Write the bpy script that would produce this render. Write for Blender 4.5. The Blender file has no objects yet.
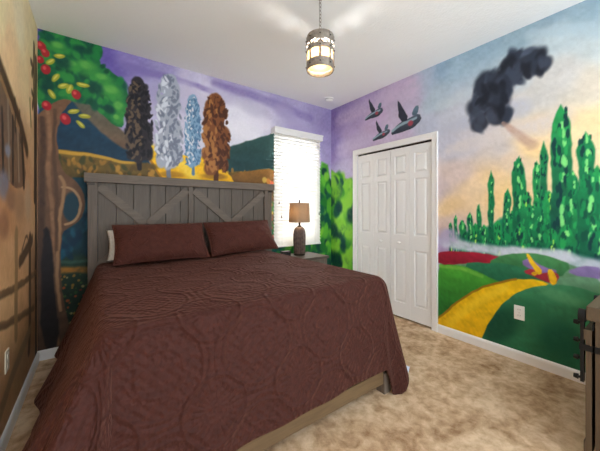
import bpy, bmesh, math, random
import numpy as np
from mathutils import Vector, Matrix, Euler

scene = bpy.context.scene
COL = scene.collection
PI = math.pi

# ------------------------------------------------------------------ camera, light, exposure
cam_data = bpy.data.cameras.new('camera')
cam_data.sensor_width = 36.0
cam_data.lens = 283.0 / 600.0 * 36.0
cam_data.shift_y = -14.5 / 600.0
cam_data.clip_start = 0.02
cam = bpy.data.objects.new('camera', cam_data)
COL.objects.link(cam)
cam.location = (0, 0, 1.24)
cam.rotation_euler = (PI / 2, 0, -math.radians(35.65))
scene.camera = cam

world = bpy.data.worlds.new('daylight')
scene.world = world
world.use_nodes = True
bg = world.node_tree.nodes['Background']
bg.inputs['Color'].default_value = (0.84, 0.935, 1.0, 1)
bg.inputs['Strength'].default_value = 1.25


def area_light(name, loc, rot, sx, sy, power, color):
    d = bpy.data.lights.new(name, 'AREA')
    d.shape = 'RECTANGLE'
    d.size, d.size_y, d.energy, d.color = sx, sy, power, color
    o = bpy.data.objects.new(name, d)
    o.location, o.rotation_euler = loc, rot
    COL.objects.link(o)
    return o


# daylight arriving at the window from outdoors
area_light('window_daylight', (2.26, 3.75, 1.75), (-PI / 2 - 0.1, 0, 0), 1.5, 1.9, 32, (1.0, 0.98, 0.95))

scene.view_settings.view_transform = 'Standard'
scene.view_settings.look = 'None'
scene.view_settings.gamma = 1.0
scene.view_settings.exposure = 1.58
try:
    scene.view_settings.use_curve_mapping = False
except Exception:
    pass
scene.cycles.max_bounces = 10
scene.cycles.diffuse_bounces = 6
scene.cycles.sample_clamp_indirect = 6.0

# ------------------------------------------------------------------ room dimensions (metres)
LX, RX, BY, FY, H = -0.40, 2.844, 3.165, -0.75, 2.75


# ------------------------------------------------------------------ materials
def lin(c):
    out = []
    for v in c[:3]:
        v = v / 255.0
        out.append(v / 12.92 if v <= 0.04045 else ((v + 0.055) / 1.055) ** 2.4)
    return tuple(out) + (1.0,)


class Nodes:
    def __init__(self, name):
        self.m = bpy.data.materials.new(name)
        self.m.use_nodes = True
        self.nt = self.m.node_tree
        self.b = self.nt.nodes['Principled BSDF']
        self.out = self.nt.nodes['Material Output']

    def n(self, kind, **kw):
        nd = self.nt.nodes.new(kind)
        for k, v in kw.items():
            setattr(nd, k, v)
        return nd

    def link(self, a, b):
        self.nt.links.new(a, b)

    def coords(self, scale, which='Object', rot=(0, 0, 0)):
        tc = self.n('ShaderNodeTexCoord')
        mp = self.n('ShaderNodeMapping')
        mp.inputs['Scale'].default_value = scale
        mp.inputs['Rotation'].default_value = rot
        self.link(tc.outputs[which], mp.inputs['Vector'])
        return mp.outputs['Vector']

    def noise(self, vec, scale, detail=4, rough=0.55, distort=0.0):
        nz = self.n('ShaderNodeTexNoise')
        nz.inputs['Scale'].default_value = scale
        nz.inputs['Detail'].default_value = detail
        nz.inputs['Roughness'].default_value = rough
        nz.inputs['Distortion'].default_value = distort
        if vec is not None:
            self.link(vec, nz.inputs['Vector'])
        return nz.outputs['Fac']

    def ramp(self, fac, stops):
        r = self.n('ShaderNodeValToRGB')
        e = r.color_ramp.elements
        while len(e) < len(stops):
            e.new(0.5)
        for i, (p, c) in enumerate(stops):
            e[i].position = p
            e[i].color = c
        self.link(fac, r.inputs['Fac'])
        return r.outputs['Color']

    def math(self, op, a, b=None, c=None):
        nd = self.n('ShaderNodeMath', operation=op)
        for i, v in enumerate((a, b, c)):
            if v is None:
                continue
            if hasattr(v, 'is_linked') or hasattr(v, 'links'):
                self.link(v, nd.inputs[i])
            else:
                nd.inputs[i].default_value = v
        return nd.outputs[0]

    def bump(self, height, strength, dist=0.01):
        bp = self.n('ShaderNodeBump')
        bp.inputs['Strength'].default_value = strength
        bp.inputs['Distance'].default_value = dist
        self.link(height, bp.inputs['Height'])
        self.link(bp.outputs['Normal'], self.b.inputs['Normal'])


def plain(name, c, rough=0.6, metal=0.0, emit=None, emit_s=0.0, spec=0.5):
    k = Nodes(name)
    k.b.inputs['Base Color'].default_value = lin(c)
    k.b.inputs['Roughness'].default_value = rough
    k.b.inputs['Metallic'].default_value = metal
    k.b.inputs['Specular IOR Level'].default_value = spec
    if emit:
        k.b.inputs['Emission Color'].default_value = lin(emit)
        k.b.inputs['Emission Strength'].default_value = emit_s
    return k.m


def wood(name, c1, c2, along='z', rough=0.6, scale=1.0):
    k = Nodes(name)
    s = {'x': (1.2, 14, 14), 'y': (14, 1.2, 14), 'z': (14, 14, 1.2)}[along]
    v = k.coords(tuple(a * scale for a in s))
    f = k.noise(v, 3.0, 6, 0.65, 1.2)
    g = k.noise(k.coords((1.5, 1.5, 1.5)), 2.0, 2)
    mix = k.math('ADD', k.math('MULTIPLY', f, 0.75), k.math('MULTIPLY', g, 0.25))
    col = k.ramp(mix, [(0.3, lin(c1)), (0.7, lin(c2))])
    k.link(col, k.b.inputs['Base Color'])
    k.b.inputs['Roughness'].default_value = rough
    k.bump(f, 0.25, 0.004)
    return k.m


def speckle(name, c1, c2, scale, rough=0.8, bump=0.3, dist=0.004, bscale=None, detail=4):
    k = Nodes(name)
    f = k.noise(k.coords((1, 1, 1)), scale, detail)
    col = k.ramp(f, [(0.35, lin(c1)), (0.65, lin(c2))])
    k.link(col, k.b.inputs['Base Color'])
    k.b.inputs['Roughness'].default_value = rough
    k.bump(k.noise(k.coords((1, 1, 1)), bscale or scale, 3), bump, dist)
    return k.m


def translucent(name, c, share=0.5, weave=None):
    k = Nodes(name)
    k.b.inputs['Base Color'].default_value = lin(c)
    k.b.inputs['Roughness'].default_value = 0.7
    t = k.n('ShaderNodeBsdfTranslucent')
    t.inputs['Color'].default_value = lin(c)
    mx = k.n('ShaderNodeMixShader')
    mx.inputs['Fac'].default_value = share
    k.link(k.b.outputs[0], mx.inputs[1])
    k.link(t.outputs[0], mx.inputs[2])
    k.link(mx.outputs[0], k.out.inputs['Surface'])
    if weave:
        f = k.noise(k.coords((1, 1, 1)), weave, 3)
        col = k.ramp(f, [(0.3, lin([v * 0.86 for v in c])), (0.7, lin([min(255, v * 1.08) for v in c]))])
        k.link(col, k.b.inputs['Base Color'])
        k.link(col, t.inputs['Color'])
    return k.m


M = {}


def make_materials():
    # carpet: mottled plush pile
    k = Nodes('beige_plush_carpet')
    v = k.coords((1, 1, 1))
    a = k.noise(v, 4.2, 5, 0.62, 0.5)
    b = k.noise(v, 16.0, 4, 0.6, 0.3)
    c = k.noise(v, 220.0, 2, 0.6)
    mix = k.math('ADD', k.math('ADD', k.math('MULTIPLY', a, 0.5), k.math('MULTIPLY', b, 0.38)), k.math('MULTIPLY', c, 0.12))
    col = k.ramp(mix, [(0.38, lin((156, 122, 90))), (0.49, lin((202, 170, 136))), (0.6, lin((230, 204, 172)))])
    k.link(col, k.b.inputs['Base Color'])
    k.b.inputs['Roughness'].default_value = 0.95
    k.b.inputs['Specular IOR Level'].default_value = 0.1
    k.bump(k.math('ADD', c, k.math('MULTIPLY', b, 1.2)), 0.6, 0.012)
    M['carpet'] = k.m
    # textured ceiling
    k = Nodes('textured_white_ceiling')
    k.b.inputs['Base Color'].default_value = lin((246, 246, 246))
    k.b.inputs['Roughness'].default_value = 0.9
    v = k.coords((1, 1, 1))
    k.bump(k.math('ADD', k.noise(v, 60.0, 3), k.noise(v, 22.0, 2)), 0.5, 0.006)
    M['ceiling'] = k.m
    # painted mural: colours stored per point of the wall, plus fine brush grain
    k = Nodes('painted_mural')
    at = k.n('ShaderNodeVertexColor')
    at.layer_name = 'paint'
    v = k.coords((1, 1, 1))
    f = k.noise(v, 45.0, 4, 0.6, 1.5)
    mul = k.math('ADD', k.math('MULTIPLY', f, 0.22), 0.89)
    sc = k.n('ShaderNodeVectorMath', operation='SCALE')
    k.link(at.outputs['Color'], sc.inputs[0])
    k.link(mul, sc.inputs['Scale'])
    k.link(sc.outputs[0], k.b.inputs['Base Color'])
    k.b.inputs['Roughness'].default_value = 0.55
    k.b.inputs['Specular IOR Level'].default_value = 0.25
    k.bump(k.noise(v, 90.0, 3), 0.12, 0.003)
    M['mural'] = k.m
    M['trim'] = plain('white_trim_paint', (236, 235, 234), 0.4)
    M['door'] = plain('white_door_paint', (238, 237, 236), 0.42)
    M['dark_gap'] = plain('dark_light_block', (40, 38, 38), 0.9)
    M['plate'] = plain('white_plastic', (244, 243, 240), 0.35)
    M['slot'] = plain('dark_slot', (70, 68, 66), 0.6)
    M['tan_plate'] = plain('tan_plastic', (226, 214, 192), 0.4)
    M['slat'] = translucent('white_blind_slat', (236, 234, 230), 0.16)
    M['cord'] = plain('white_cord', (214, 210, 204), 0.7)
    M['nickel'] = plain('brushed_nickel', (190, 184, 176), 0.35, 1.0)
    M['galv'] = speckle('galvanised_metal', (128, 120, 112), (158, 150, 140), 40.0, 0.45, 0.1)
    M['galv'].node_tree.nodes['Principled BSDF'].inputs['Metallic'].default_value = 0.55
    M['iron'] = plain('black_iron', (9, 8, 8), 0.55, 0.0, spec=.3)
    M['bronze'] = plain('dark_bronze', (58, 50, 44), 0.4, 0.7)
    M['grey_wood'] = wood('grey_weathered_wood_upright', (80, 69, 60), (114, 100, 88), 'z')
    M['grey_wood_x'] = wood('grey_weathered_wood_level', (84, 73, 63), (120, 105, 92), 'x')
    M['stand'] = wood('nightstand_wood', (66, 58, 50), (94, 85, 74), 'x')
    M['plank'] = wood('grey_plank_wood', (74, 65, 57), (106, 94, 83), 'z')
    M['rail_wood'] = wood('tan_rail_wood', (84, 64, 42), (116, 92, 62), 'x')
    M['taupe'] = wood('taupe_dresser_wood', (66, 51, 35), (88, 70, 49), 'z')
    M['taupe_x'] = wood('taupe_top_wood', (72, 57, 40), (94, 76, 54), 'x')
    M['white_fabric'] = speckle('white_cotton', (226, 222, 216), (240, 237, 232), 60, 0.9, 0.2)
    M['shade'] = translucent('tan_linen_shade', (184, 160, 132), 0.40, 140.0)
    M['lamp_base'] = speckle('brown_ribbed_ceramic', (74, 56, 50), (112, 90, 80), 30, 0.4, 0.2)
    M['bulb'] = plain('lit_bulb', (255, 240, 210), 0.4, 0, (255, 226, 176), 2.2)
    M['diffuser'] = translucent('frosted_glass_diffuser', (214, 194, 162), 0.5)
    M['diffuser_plate'] = translucent('amber_frosted_plate', (176, 162, 136), 0.3)
    M['black_plastic'] = plain('black_plastic', (28, 27, 30), 0.4)
    M['mattress'] = speckle('mattress_ticking', (214, 210, 202), (228, 224, 216), 40, 0.9, 0.2)
    M['tag'] = plain('pale_blue_tag', (206, 214, 234), 0.7)
    # glass
    k = Nodes('window_glass')
    k.b.inputs['Base Color'].default_value = (1, 1, 1, 1)
    k.b.inputs['Roughness'].default_value = 0.02
    k.b.inputs['Transmission Weight'].default_value = 1.0
    k.b.inputs['IOR'].default_value = 1.02
    M['glass'] = k.m
    # quilt: brown cotton embossed with rings, petals and channels, laid out in cloth metres (UV)
    M['quilt'] = quilt_material('brown_matelasse_quilt', (54, 23, 17), (66, 30, 23), 0.44, 0.8)
    M['sham'] = quilt_material('brown_matelasse_sham', (68, 31, 24), (82, 42, 33), 0.20, 0.45)


def quilt_material(name, c1, c2, period, strength):
    k = Nodes(name)
    uv = k.n('ShaderNodeUVMap')
    uv.uv_map = 'cloth'
    sep = k.n('ShaderNodeSeparateXYZ')
    # slight wander so that the stitching is not machine straight
    nz = k.n('ShaderNodeTexNoise')
    nz.inputs['Scale'].default_value = 3.0
    k.link(uv.outputs['UV'], nz.inputs['Vector'])
    sub = k.n('ShaderNodeVectorMath', operation='MULTIPLY_ADD')
    k.link(nz.outputs['Color'], sub.inputs[0])
    sub.inputs[1].default_value = (0.03, 0.03, 0.0)
    k.link(uv.outputs['UV'], sub.inputs[2])
    k.link(sub.outputs[0], sep.inputs[0])
    u = k.math('DIVIDE', sep.outputs[0], period)
    v = k.math('DIVIDE', sep.outputs[1], period)

    def cell(off_u, off_v):
        a = k.math('SUBTRACT', k.math('FRACT', k.math('ADD', u, off_u)), 0.5)
        b = k.math('SUBTRACT', k.math('FRACT', k.math('ADD', v, off_v)), 0.5)
        r = k.math('SQRT', k.math('ADD', k.math('MULTIPLY', a, a), k.math('MULTIPLY', b, b)))
        t = k.math('ARCTAN2', b, a)
        return r, t
    r1, t1 = cell(0.0, 0.0)
    r2, t2 = cell(0.5, 0.5)

    def ridge(x, centre, width):
        d = k.math('DIVIDE', k.math('SUBTRACT', x, centre), width)
        return k.math('POWER', 2.718, k.math('MULTIPLY', k.math('MULTIPLY', d, d), -1.0))
    # two interlocked rings per cell, a petal rosette inside, and radial swags between them
    h = ridge(r1, 0.47, 0.03)
    h = k.math('ADD', h, ridge(r1, 0.40, 0.022))
    h = k.math('ADD', h, ridge(r2, 0.33, 0.020))
    # waffle stitching inside the rings
    wf = k.math('MULTIPLY', k.math('SINE', k.math('MULTIPLY', u, 62.0)), k.math('SINE', k.math('MULTIPLY', v, 62.0)))
    inside = k.math('LESS_THAN', r1, 0.38)
    h = k.math('ADD', h, k.math('MULTIPLY', k.math('MULTIPLY', wf, inside), 0.30))
    h = k.math('ADD', h, k.math('MULTIPLY', ridge(r1, 0.20, 0.02), 0.6))
    rad = k.math('MULTIPLY', k.math('ABSOLUTE', k.math('SINE', k.math('MULTIPLY', t2, 12.0))), ridge(r2, 0.22, 0.07))
    h = k.math('ADD', h, k.math('MULTIPLY', rad, 0.6))
    # all-over fine stitching
    st = k.n('ShaderNodeTexVoronoi')
    st.inputs['Scale'].default_value = 55.0
    k.link(uv.outputs['UV'], st.inputs['Vector'])
    h = k.math('ADD', h, k.math('MULTIPLY', st.outputs['Distance'], 0.7))
    wr = k.n('ShaderNodeTexNoise')
    wr.inputs['Scale'].default_value = 9.0
    wr.inputs['Detail'].default_value = 4
    k.link(uv.outputs['UV'], wr.inputs['Vector'])
    h = k.math('ADD', h, k.math('MULTIPLY', wr.outputs['Fac'], 1.6))
    k.bump(h, strength, 0.010)
    f = k.noise(uv.outputs['UV'], 30.0, 3)
    k.link(k.ramp(f, [(0.3, lin(c1)), (0.7, lin(c2))]), k.b.inputs['Base Color'])
    k.b.inputs['Roughness'].default_value = 0.75
    k.b.inputs['Specular IOR Level'].default_value = 0.25
    k.b.inputs['Sheen Weight'].default_value = 0.22
    k.b.inputs['Sheen Roughness'].default_value = 0.5
    k.b.inputs['Sheen Tint'].default_value = lin((196, 136, 118))
    return k.m


make_materials()


# ------------------------------------------------------------------ object helpers
def tag(o, label=None, category=None, group=None, kind=None):
    for key, val in (('label', label), ('category', category), ('group', group), ('kind', kind)):
        if val:
            o[key] = val
    return o


def thing(name, loc, label, category, group=None):
    o = bpy.data.objects.new(name, None)
    o.empty_display_size = 0.1
    o.location = loc
    COL.objects.link(o)
    return tag(o, label, category, group)


def origin(o):
    p = Vector((0, 0, 0))
    while o is not None:
        p += o.location
        o = o.parent
    return p


class MB:
    """collects shapes given in room metres; build() links them as ONE mesh object"""

    def __init__(self):
        self.bm = bmesh.new()
        self.uv = None

    def box(self, lo, hi, rot=None, bevel=0.0, pivot=None):
        c = [(a + b) / 2 for a, b in zip(lo, hi)]
        s = [abs(b - a) for a, b in zip(lo, hi)]
        m = Matrix.Translation(c) @ Matrix.Diagonal((*s, 1))
        if rot is not None:
            pv = Vector(pivot or c)
            m = Matrix.Translation(pv) @ rot.to_matrix().to_4x4() @ Matrix.Translation(-pv) @ m
        r = bmesh.ops.create_cube(self.bm, size=1.0, matrix=m)
        if bevel:
            ed = list({e for v in r['verts'] for e in v.link_edges})
            bmesh.ops.bevel(self.bm, geom=ed, offset=bevel, segments=2, affect='EDGES', profile=0.7)
        return self

    def bar(self, p0, p1, w, d, up=(0, 1, 0), bevel=0.0):
        """a straight bar from p0 to p1, w wide and d deep along 'up'"""
        p0, p1 = Vector(p0), Vector(p1)
        z = (p1 - p0).normalized()
        y = Vector(up)
        y = (y - z * y.dot(z)).normalized()
        x = y.cross(z)
        m = Matrix((x, y, z)).transposed().to_4x4()
        m.translation = (p0 + p1) / 2
        m = m @ Matrix.Diagonal((w, d, (p1 - p0).length, 1))
        r = bmesh.ops.create_cube(self.bm, size=1.0, matrix=m)
        if bevel:
            ed = list({e for v in r['verts'] for e in v.link_edges})
            bmesh.ops.bevel(self.bm, geom=ed, offset=bevel, segments=2, affect='EDGES')
        return self

    def cyl(self, p0, p1, r0, r1=None, seg=20, caps=True):
        p0, p1 = Vector(p0), Vector(p1)
        q = (p1 - p0).to_track_quat('Z', 'Y').to_matrix().to_4x4()
        q.translation = (p0 + p1) / 2
        bmesh.ops.create_cone(self.bm, cap_ends=caps, segments=seg, radius1=r0, radius2=r0 if r1 is None else r1,
                              depth=(p1 - p0).length, matrix=q)
        return self

    def ball(self, c, r, sx=1, sy=1, sz=1, seg=16):
        m = Matrix.Translation(c) @ Matrix.Diagonal((sx, sy, sz, 1))
        bmesh.ops.create_uvsphere(self.bm, u_segments=seg, v_segments=seg // 2 + 2, radius=r, matrix=m)
        return self

    def turn(self, loc, rot):
        bmesh.ops.transform(self.bm, matrix=Matrix.Translation(loc) @ rot.to_matrix().to_4x4(), verts=self.bm.verts)
        return self

    def lathe(self, c, prof, seg=40, ribs=0, rib=0.0, closed=False):
        rows = []
        for (r, z) in prof:
            row = []
            for i in range(seg):
                a = 2 * PI * i / seg
                rr = r * (1 + rib * (abs(math.cos(ribs * a / 2)) ** 0.6 - 0.7)) if ribs else r
                row.append(self.bm.verts.new((c[0] + rr * math.cos(a), c[1] + rr * math.sin(a), c[2] + z)))
            rows.append(row)
        pairs = list(zip(rows, rows[1:]))
        if closed:
            pairs.append((rows[-1], rows[0]))
        for a, b in pairs:
            for i in range(seg):
                j = (i + 1) % seg
                self.bm.faces.new((a[i], a[j], b[j], b[i]))
        if not closed:
            if prof[0][0] > 1e-5:
                self.bm.faces.new(rows[0][::-1])
            if prof[-1][0] > 1e-5:
                self.bm.faces.new(rows[-1])
        return self

    def tube(self, pts, r, seg=8, loop=False):
        pts = [Vector(p) for p in pts]
        n = len(pts)
        rows = []
        ref = Vector((0, 0, 1))
        for i, p in enumerate(pts):
            a = pts[(i - 1) % n] if (loop or i > 0) else p
            b = pts[(i + 1) % n] if (loop or i < n - 1) else p
            t = (b - a).normalized()
            x = t.cross(ref)
            if x.length < 1e-3:
                x = t.cross(Vector((1, 0, 0)))
            x.normalize()
            y = t.cross(x)
            rows.append([self.bm.verts.new(p + x * r * math.cos(2 * PI * k / seg) + y * r * math.sin(2 * PI * k / seg)) for k in range(seg)])
        rng = range(n) if loop else range(n - 1)
        for i in rng:
            a, b = rows[i], rows[(i + 1) % n]
            for k in range(seg):
                self.bm.faces.new((a[k], a[(k + 1) % seg], b[(k + 1) % seg], b[k]))
        if not loop:
            self.bm.faces.new(rows[0][::-1])
            self.bm.faces.new(rows[-1])
        return self

    def build(self, name, mat, parent=None, smooth=False, loc=None, angle=40):
        bm = self.bm
        off = origin(parent) if parent is not None else Vector(loc or (0, 0, 0))
        bmesh.ops.remove_doubles(bm, verts=bm.verts, dist=1e-6)
        bmesh.ops.recalc_face_normals(bm, faces=bm.faces)
        bmesh.ops.translate(bm, verts=bm.verts, vec=-off)
        me = bpy.data.meshes.new(name)
        bm.to_mesh(me)
        bm.free()
        me.materials.append(mat)
        if smooth:
            me.polygons.foreach_set('use_smooth', [True] * len(me.polygons))
            try:
                me.set_sharp_from_angle(angle=math.radians(angle))
            except Exception:
                pass
        o = bpy.data.objects.new(name, me)
        COL.objects.link(o)
        if parent is not None:
            o.parent = parent
        elif loc is not None:
            o.location = loc
        return o


def structure(o):
    o['kind'] = 'structure'
    return o


def copy_tree(o, delta, parent=None):
    c = o.copy()
    COL.objects.link(c)
    c.parent = parent
    if parent is None:
        c.location = Vector(o.location) + Vector(delta)
    for ch in list(o.children):
        copy_tree(ch, (0, 0, 0), c)
    return c


# ------------------------------------------------------------------ mural paint engine (wall metres)
def value_noise(u, v, freq, seed):
    rng = np.random.RandomState(seed)
    lat = rng.rand(64, 64)
    x, y = u * freq + 17.3, v * freq + 9.1
    xi, yi = np.floor(x).astype(int), np.floor(y).astype(int)
    fx, fy = x - xi, y - yi
    fx, fy = fx * fx * (3 - 2 * fx), fy * fy * (3 - 2 * fy)
    a = lat[xi % 64, yi % 64]
    b = lat[(xi + 1) % 64, yi % 64]
    c = lat[xi % 64, (yi + 1) % 64]
    d = lat[(xi + 1) % 64, (yi + 1) % 64]
    return (a * (1 - fx) + b * fx) * (1 - fy) + (c * (1 - fx) + d * fx) * fy


def seg_dist(u, v, a, b):
    dx, dy = b[0] - a[0], b[1] - a[1]
    L = dx * dx + dy * dy + 1e-12
    t = np.clip(((u - a[0]) * dx + (v - a[1]) * dy) / L, 0, 1)
    return np.hypot(u - a[0] - t * dx, v - a[1] - t * dy), t


def chaikin(pts, loops=2, closed=True):
    for _ in range(loops):
        out = []
        n = len(pts)
        for i in range(n if closed else n - 1):
            a, b = pts[i], pts[(i + 1) % n]
            out.append((a[0] * .75 + b[0] * .25, a[1] * .75 + b[1] * .25))
            out.append((a[0] * .25 + b[0] * .75, a[1] * .25 + b[1] * .75))
        if not closed:
            out = [pts[0]] + out + [pts[-1]]
        pts = out
    return pts


class Mural:
    def __init__(self, u, v, warp=0.012, seed=1):
        self.u0, self.v0 = u, v
        n = lambda f, s: value_noise(u, v, f, s) - 0.5
        self.u = u + warp * (n(9, seed) + 0.6 * n(23, seed + 1))
        self.v = v + warp * (n(9, seed + 2) + 0.6 * n(23, seed + 3))
        self.c = np.zeros(u.shape + (3,))
        self.tex = 0.5 * value_noise(u * 0.6 + v * 0.3, v, 16, seed + 5) + 0.5 * value_noise(u, v - u * .4, 40, seed + 6)

    def lay(self, sl, a, col):
        a = np.clip(a, 0, 1)[..., None]
        self.c[sl] = self.c[sl] * (1 - a) + np.asarray(col, float) * a

    def window(self, u0, u1, v0, v1, pad):
        # rows run along u, columns along v on a regular grid
        U, V = self.u0[:, 0], self.v0[0, :]
        p = pad + 0.03
        i0, i1 = np.searchsorted(U, u0 - p), np.searchsorted(U, u1 + p)
        j0, j1 = np.searchsorted(V, v0 - p), np.searchsorted(V, v1 + p)
        return (slice(i0, i1), slice(j0, j1))

    def field(self, pts):
        num = np.zeros_like(self.c)
        den = np.zeros(self.u.shape)
        wu = self.u0 + 0.10 * (value_noise(self.u0, self.v0, 3, 91) - .5) + .05 * (value_noise(self.u0, self.v0, 8, 92) - .5)
        wv = self.v0 + 0.14 * (value_noise(self.u0, self.v0, 3, 93) - .5) + .06 * (value_noise(self.u0, self.v0, 8, 94) - .5)
        for x, y, c in pts:
            w = 1.0 / (((wu - x) ** 2 + 1.3 * (wv - y) ** 2) + 0.006) ** 2.0
            num += w[..., None] * np.asarray(c, float)
            den += w
        self.c = num / den[..., None]
        self.c += ((self.tex - 0.5) * 22)[..., None]

    def inside(self, sl, pts):
        u, v = self.u[sl], self.v[sl]
        d = np.full(u.shape, 9.0)
        ins = np.zeros(u.shape, bool)
        n = len(pts)
        for i in range(n):
            a, b = pts[i], pts[(i + 1) % n]
            d = np.minimum(d, seg_dist(u, v, a, b)[0])
            cond = (a[1] > v) != (b[1] > v)
            xs = (b[0] - a[0]) * (v - a[1]) / ((b[1] - a[1]) or 1e-9) + a[0]
            ins ^= cond & (u < xs)
        return np.where(ins, d, -d)

    def poly(self, pts, c1, c2, soft):
        pts = chaikin(pts, 1)
        xs, ys = [p[0] for p in pts], [p[1] for p in pts]
        sl = self.window(min(xs), max(xs), min(ys), max(ys), soft)
        if self.u[sl].size == 0:
            return
        d = self.inside(sl, pts)
        t = np.clip((max(ys) - self.v[sl]) / (max(ys) - min(ys) + 1e-6), 0, 1)[..., None]
        col = np.asarray(c1, float) * (1 - t) + np.asarray(c2, float) * t
        col = col * (1 + (self.tex[sl][..., None] - .5) * 0.25)
        a = np.clip(d / max(soft * .8, .004) + .5, 0, 1)
        self.c[sl] = self.c[sl] * (1 - a[..., None]) + col * a[..., None]

    def ell(self, x, y, rx, ry, rot, col, soft):
        R = max(rx, ry) * (1 + soft)
        sl = self.window(x - R, x + R, y - R, y + R, 0)
        if self.u[sl].size == 0:
            return
        du, dv = self.u[sl] - x, self.v[sl] - y
        c, s = math.cos(rot), math.sin(rot)
        r = np.hypot((du * c + dv * s) / rx, (-du * s + dv * c) / ry)
        a = np.clip((1 + soft * .5 - r) / max(soft, .08), 0, 1)
        a = a * a * (3 - 2 * a)
        self.lay(sl, a * (0.92 if soft < .9 else (.6 + .5 * self.tex[sl])), col)

    def line(self, pts, w0, w1, col, soft):
        pts = chaikin(pts, 2, False) if len(pts) > 2 else pts
        xs, ys = [p[0] for p in pts], [p[1] for p in pts]
        sl = self.window(min(xs), max(xs), min(ys), max(ys), max(w0, w1) * 2)
        if self.u[sl].size == 0:
            return
        best = np.full(self.u[sl].shape, 9.0)
        n = len(pts) - 1
        for i in range(n):
            d, t = seg_dist(self.u[sl], self.v[sl], pts[i], pts[i + 1])
            w = w0 + (w1 - w0) * (i + t) / n
            best = np.minimum(best, d / w)
        a = np.clip((1 + soft * .5 - best) / max(soft, .1), 0, 1)
        self.lay(sl, a * (.95 if soft < .85 else .35 + .6 * self.tex[sl]), col)

    def dabs(self, pts, n, size, cols, seed, asp, soft):
        rnd = random.Random(seed)
        xs, ys = [p[0] for p in pts], [p[1] for p in pts]
        k = tries = 0
        while k < n and tries < n * 12:
            tries += 1
            x, y = rnd.uniform(min(xs), max(xs)), rnd.uniform(min(ys), max(ys))
            ok = False
            for i in range(len(pts)):
                a, b = pts[i], pts[(i + 1) % len(pts)]
                if (a[1] > y) != (b[1] > y) and x < (b[0] - a[0]) * (y - a[1]) / ((b[1] - a[1]) or 1e-9) + a[0]:
                    ok = not ok
            if not ok:
                continue
            k += 1
            s = size * rnd.uniform(.6, 1.3)
            self.ell(x, y, s, s * asp, rnd.uniform(-.7, .7), rnd.choice(cols), soft)

    def tree(self, x, top, bot, w, dark, mid, light, seed, bushy=False):
        """a tall narrow tree with a rounded tip, leafy strokes lighter down its middle"""
        rnd = random.Random(seed)
        if bushy:
            Hh = top - bot
            wid = lambda q: w * (.55 + .45 * math.sin(PI * min(1, q * .85 + .12))) * min(1, (1.02 - q) * 6) ** .6
            self.line([(x, bot), (x, bot + Hh * .3)], w * .18, w * .15, dark, .4)
            for i in range(90):
                q = .12 + .86 * i / 89
                self.ell(x + rnd.uniform(-.72, .72) * wid(q), bot + Hh * q, w * rnd.uniform(.22, .4), w * rnd.uniform(.3, .5), rnd.uniform(-.6, .6), mid, .45)
            for i in range(240):
                q = .12 + .86 * rnd.random()
                o = rnd.uniform(-.95, .95)
                col = light if (o < .1 and rnd.random() < .4) else (dark if rnd.random() < .6 else mid)
                self.ell(x + o * wid(q), bot + Hh * q, w * .10, w * rnd.uniform(.16, .30), rnd.uniform(-.8, .8), col, .6)
            return
        n = 9
        Hh = top - bot
        prof = lambda t: w * min(1.0, max(0.0, 1 - t) * Hh / (w * 1.6)) ** .55 * (.9 + .12 * math.sin(t * 17 + seed))
        L = [(x - prof(i / n), bot + Hh * i / n) for i in range(n + 1)]
        Rr = [(x + prof(i / n), bot + Hh * i / n) for i in range(n + 1)]
        self.poly(L + Rr[::-1], mid, dark, .012)
        for i in range(int(16 + Hh * 40)):
            t = rnd.random() ** .8
            off = rnd.uniform(-.85, .85)
            yy = bot + Hh * t * .97
            ww = prof(t * .97)
            col = light if abs(off + .2) < .28 and rnd.random() < .55 else (dark if rnd.random() < .55 else mid)
            self.ell(x + off * ww * .85, yy, max(.005, ww * .20), max(.014, ww * .62), 0, col, .5)

    def run(self, ops):
        for o in ops:
            getattr(self, o[0])(*o[1:])


def srgb_to_linear(a):
    a = np.clip(a, 0, 255) / 255.0
    return np.where(a <= 0.04045, a / 12.92, ((a + 0.055) / 1.055) ** 2.4)


def mural_wall(name, ops, axis, fixed, u0, u1, du, dv, hole=None, normal=1, seed=1):
    """a wall sheet on a regular grid; the mural is its paint"""
    nu, nv = int(round((u1 - u0) / du)), int(round(H / dv))
    us, vs = np.linspace(u0, u1, nu + 1), np.linspace(0, H, nv + 1)
    if hole:                                   # snap the grid to the opening's edges
        for arr, a in ((us, hole[0]), (us, hole[1]), (vs, hole[2]), (vs, hole[3])):
            arr[np.argmin(abs(arr - a))] = a
    U, V = np.meshgrid(us, vs, indexing='ij')
    mu = Mural(U, V, seed=seed)
    mu.run(ops)
    co = np.empty((nu + 1, nv + 1, 3))
    if axis == 'x':
        co[..., 0], co[..., 1], co[..., 2] = U, fixed, V
    else:
        co[..., 0], co[..., 1], co[..., 2] = fixed, U, V
    idx = np.arange((nu + 1) * (nv + 1)).reshape(nu + 1, nv + 1)
    q = np.stack([idx[:-1, :-1], idx[1:, :-1], idx[1:, 1:], idx[:-1, 1:]], -1)
    if normal < 0:
        q = q[..., ::-1]
    keep = np.ones(q.shape[:2], bool)
    if hole:
        cu, cv = (us[:-1] + us[1:]) / 2, (vs[:-1] + vs[1:]) / 2
        keep = ~(((cu > hole[0]) & (cu < hole[1]))[:, None] & ((cv > hole[2]) & (cv < hole[3]))[None, :])
    faces = q[keep]
    me = bpy.data.meshes.new(name)
    me.from_pydata(co.reshape(-1, 3).tolist(), [], faces.tolist())
    me.update()
    col = np.ones(((nu + 1) * (nv + 1), 4), np.float32)
    col[:, :3] = srgb_to_linear(mu.c.reshape(-1, 3))
    at = me.color_attributes.new('paint', 'FLOAT_COLOR', 'POINT')
    at.data.foreach_set('color', col.ravel())
    me.materials.append(M['mural'])
    o = bpy.data.objects.new(name, me)
    COL.objects.link(o)
    return structure(o)


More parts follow.
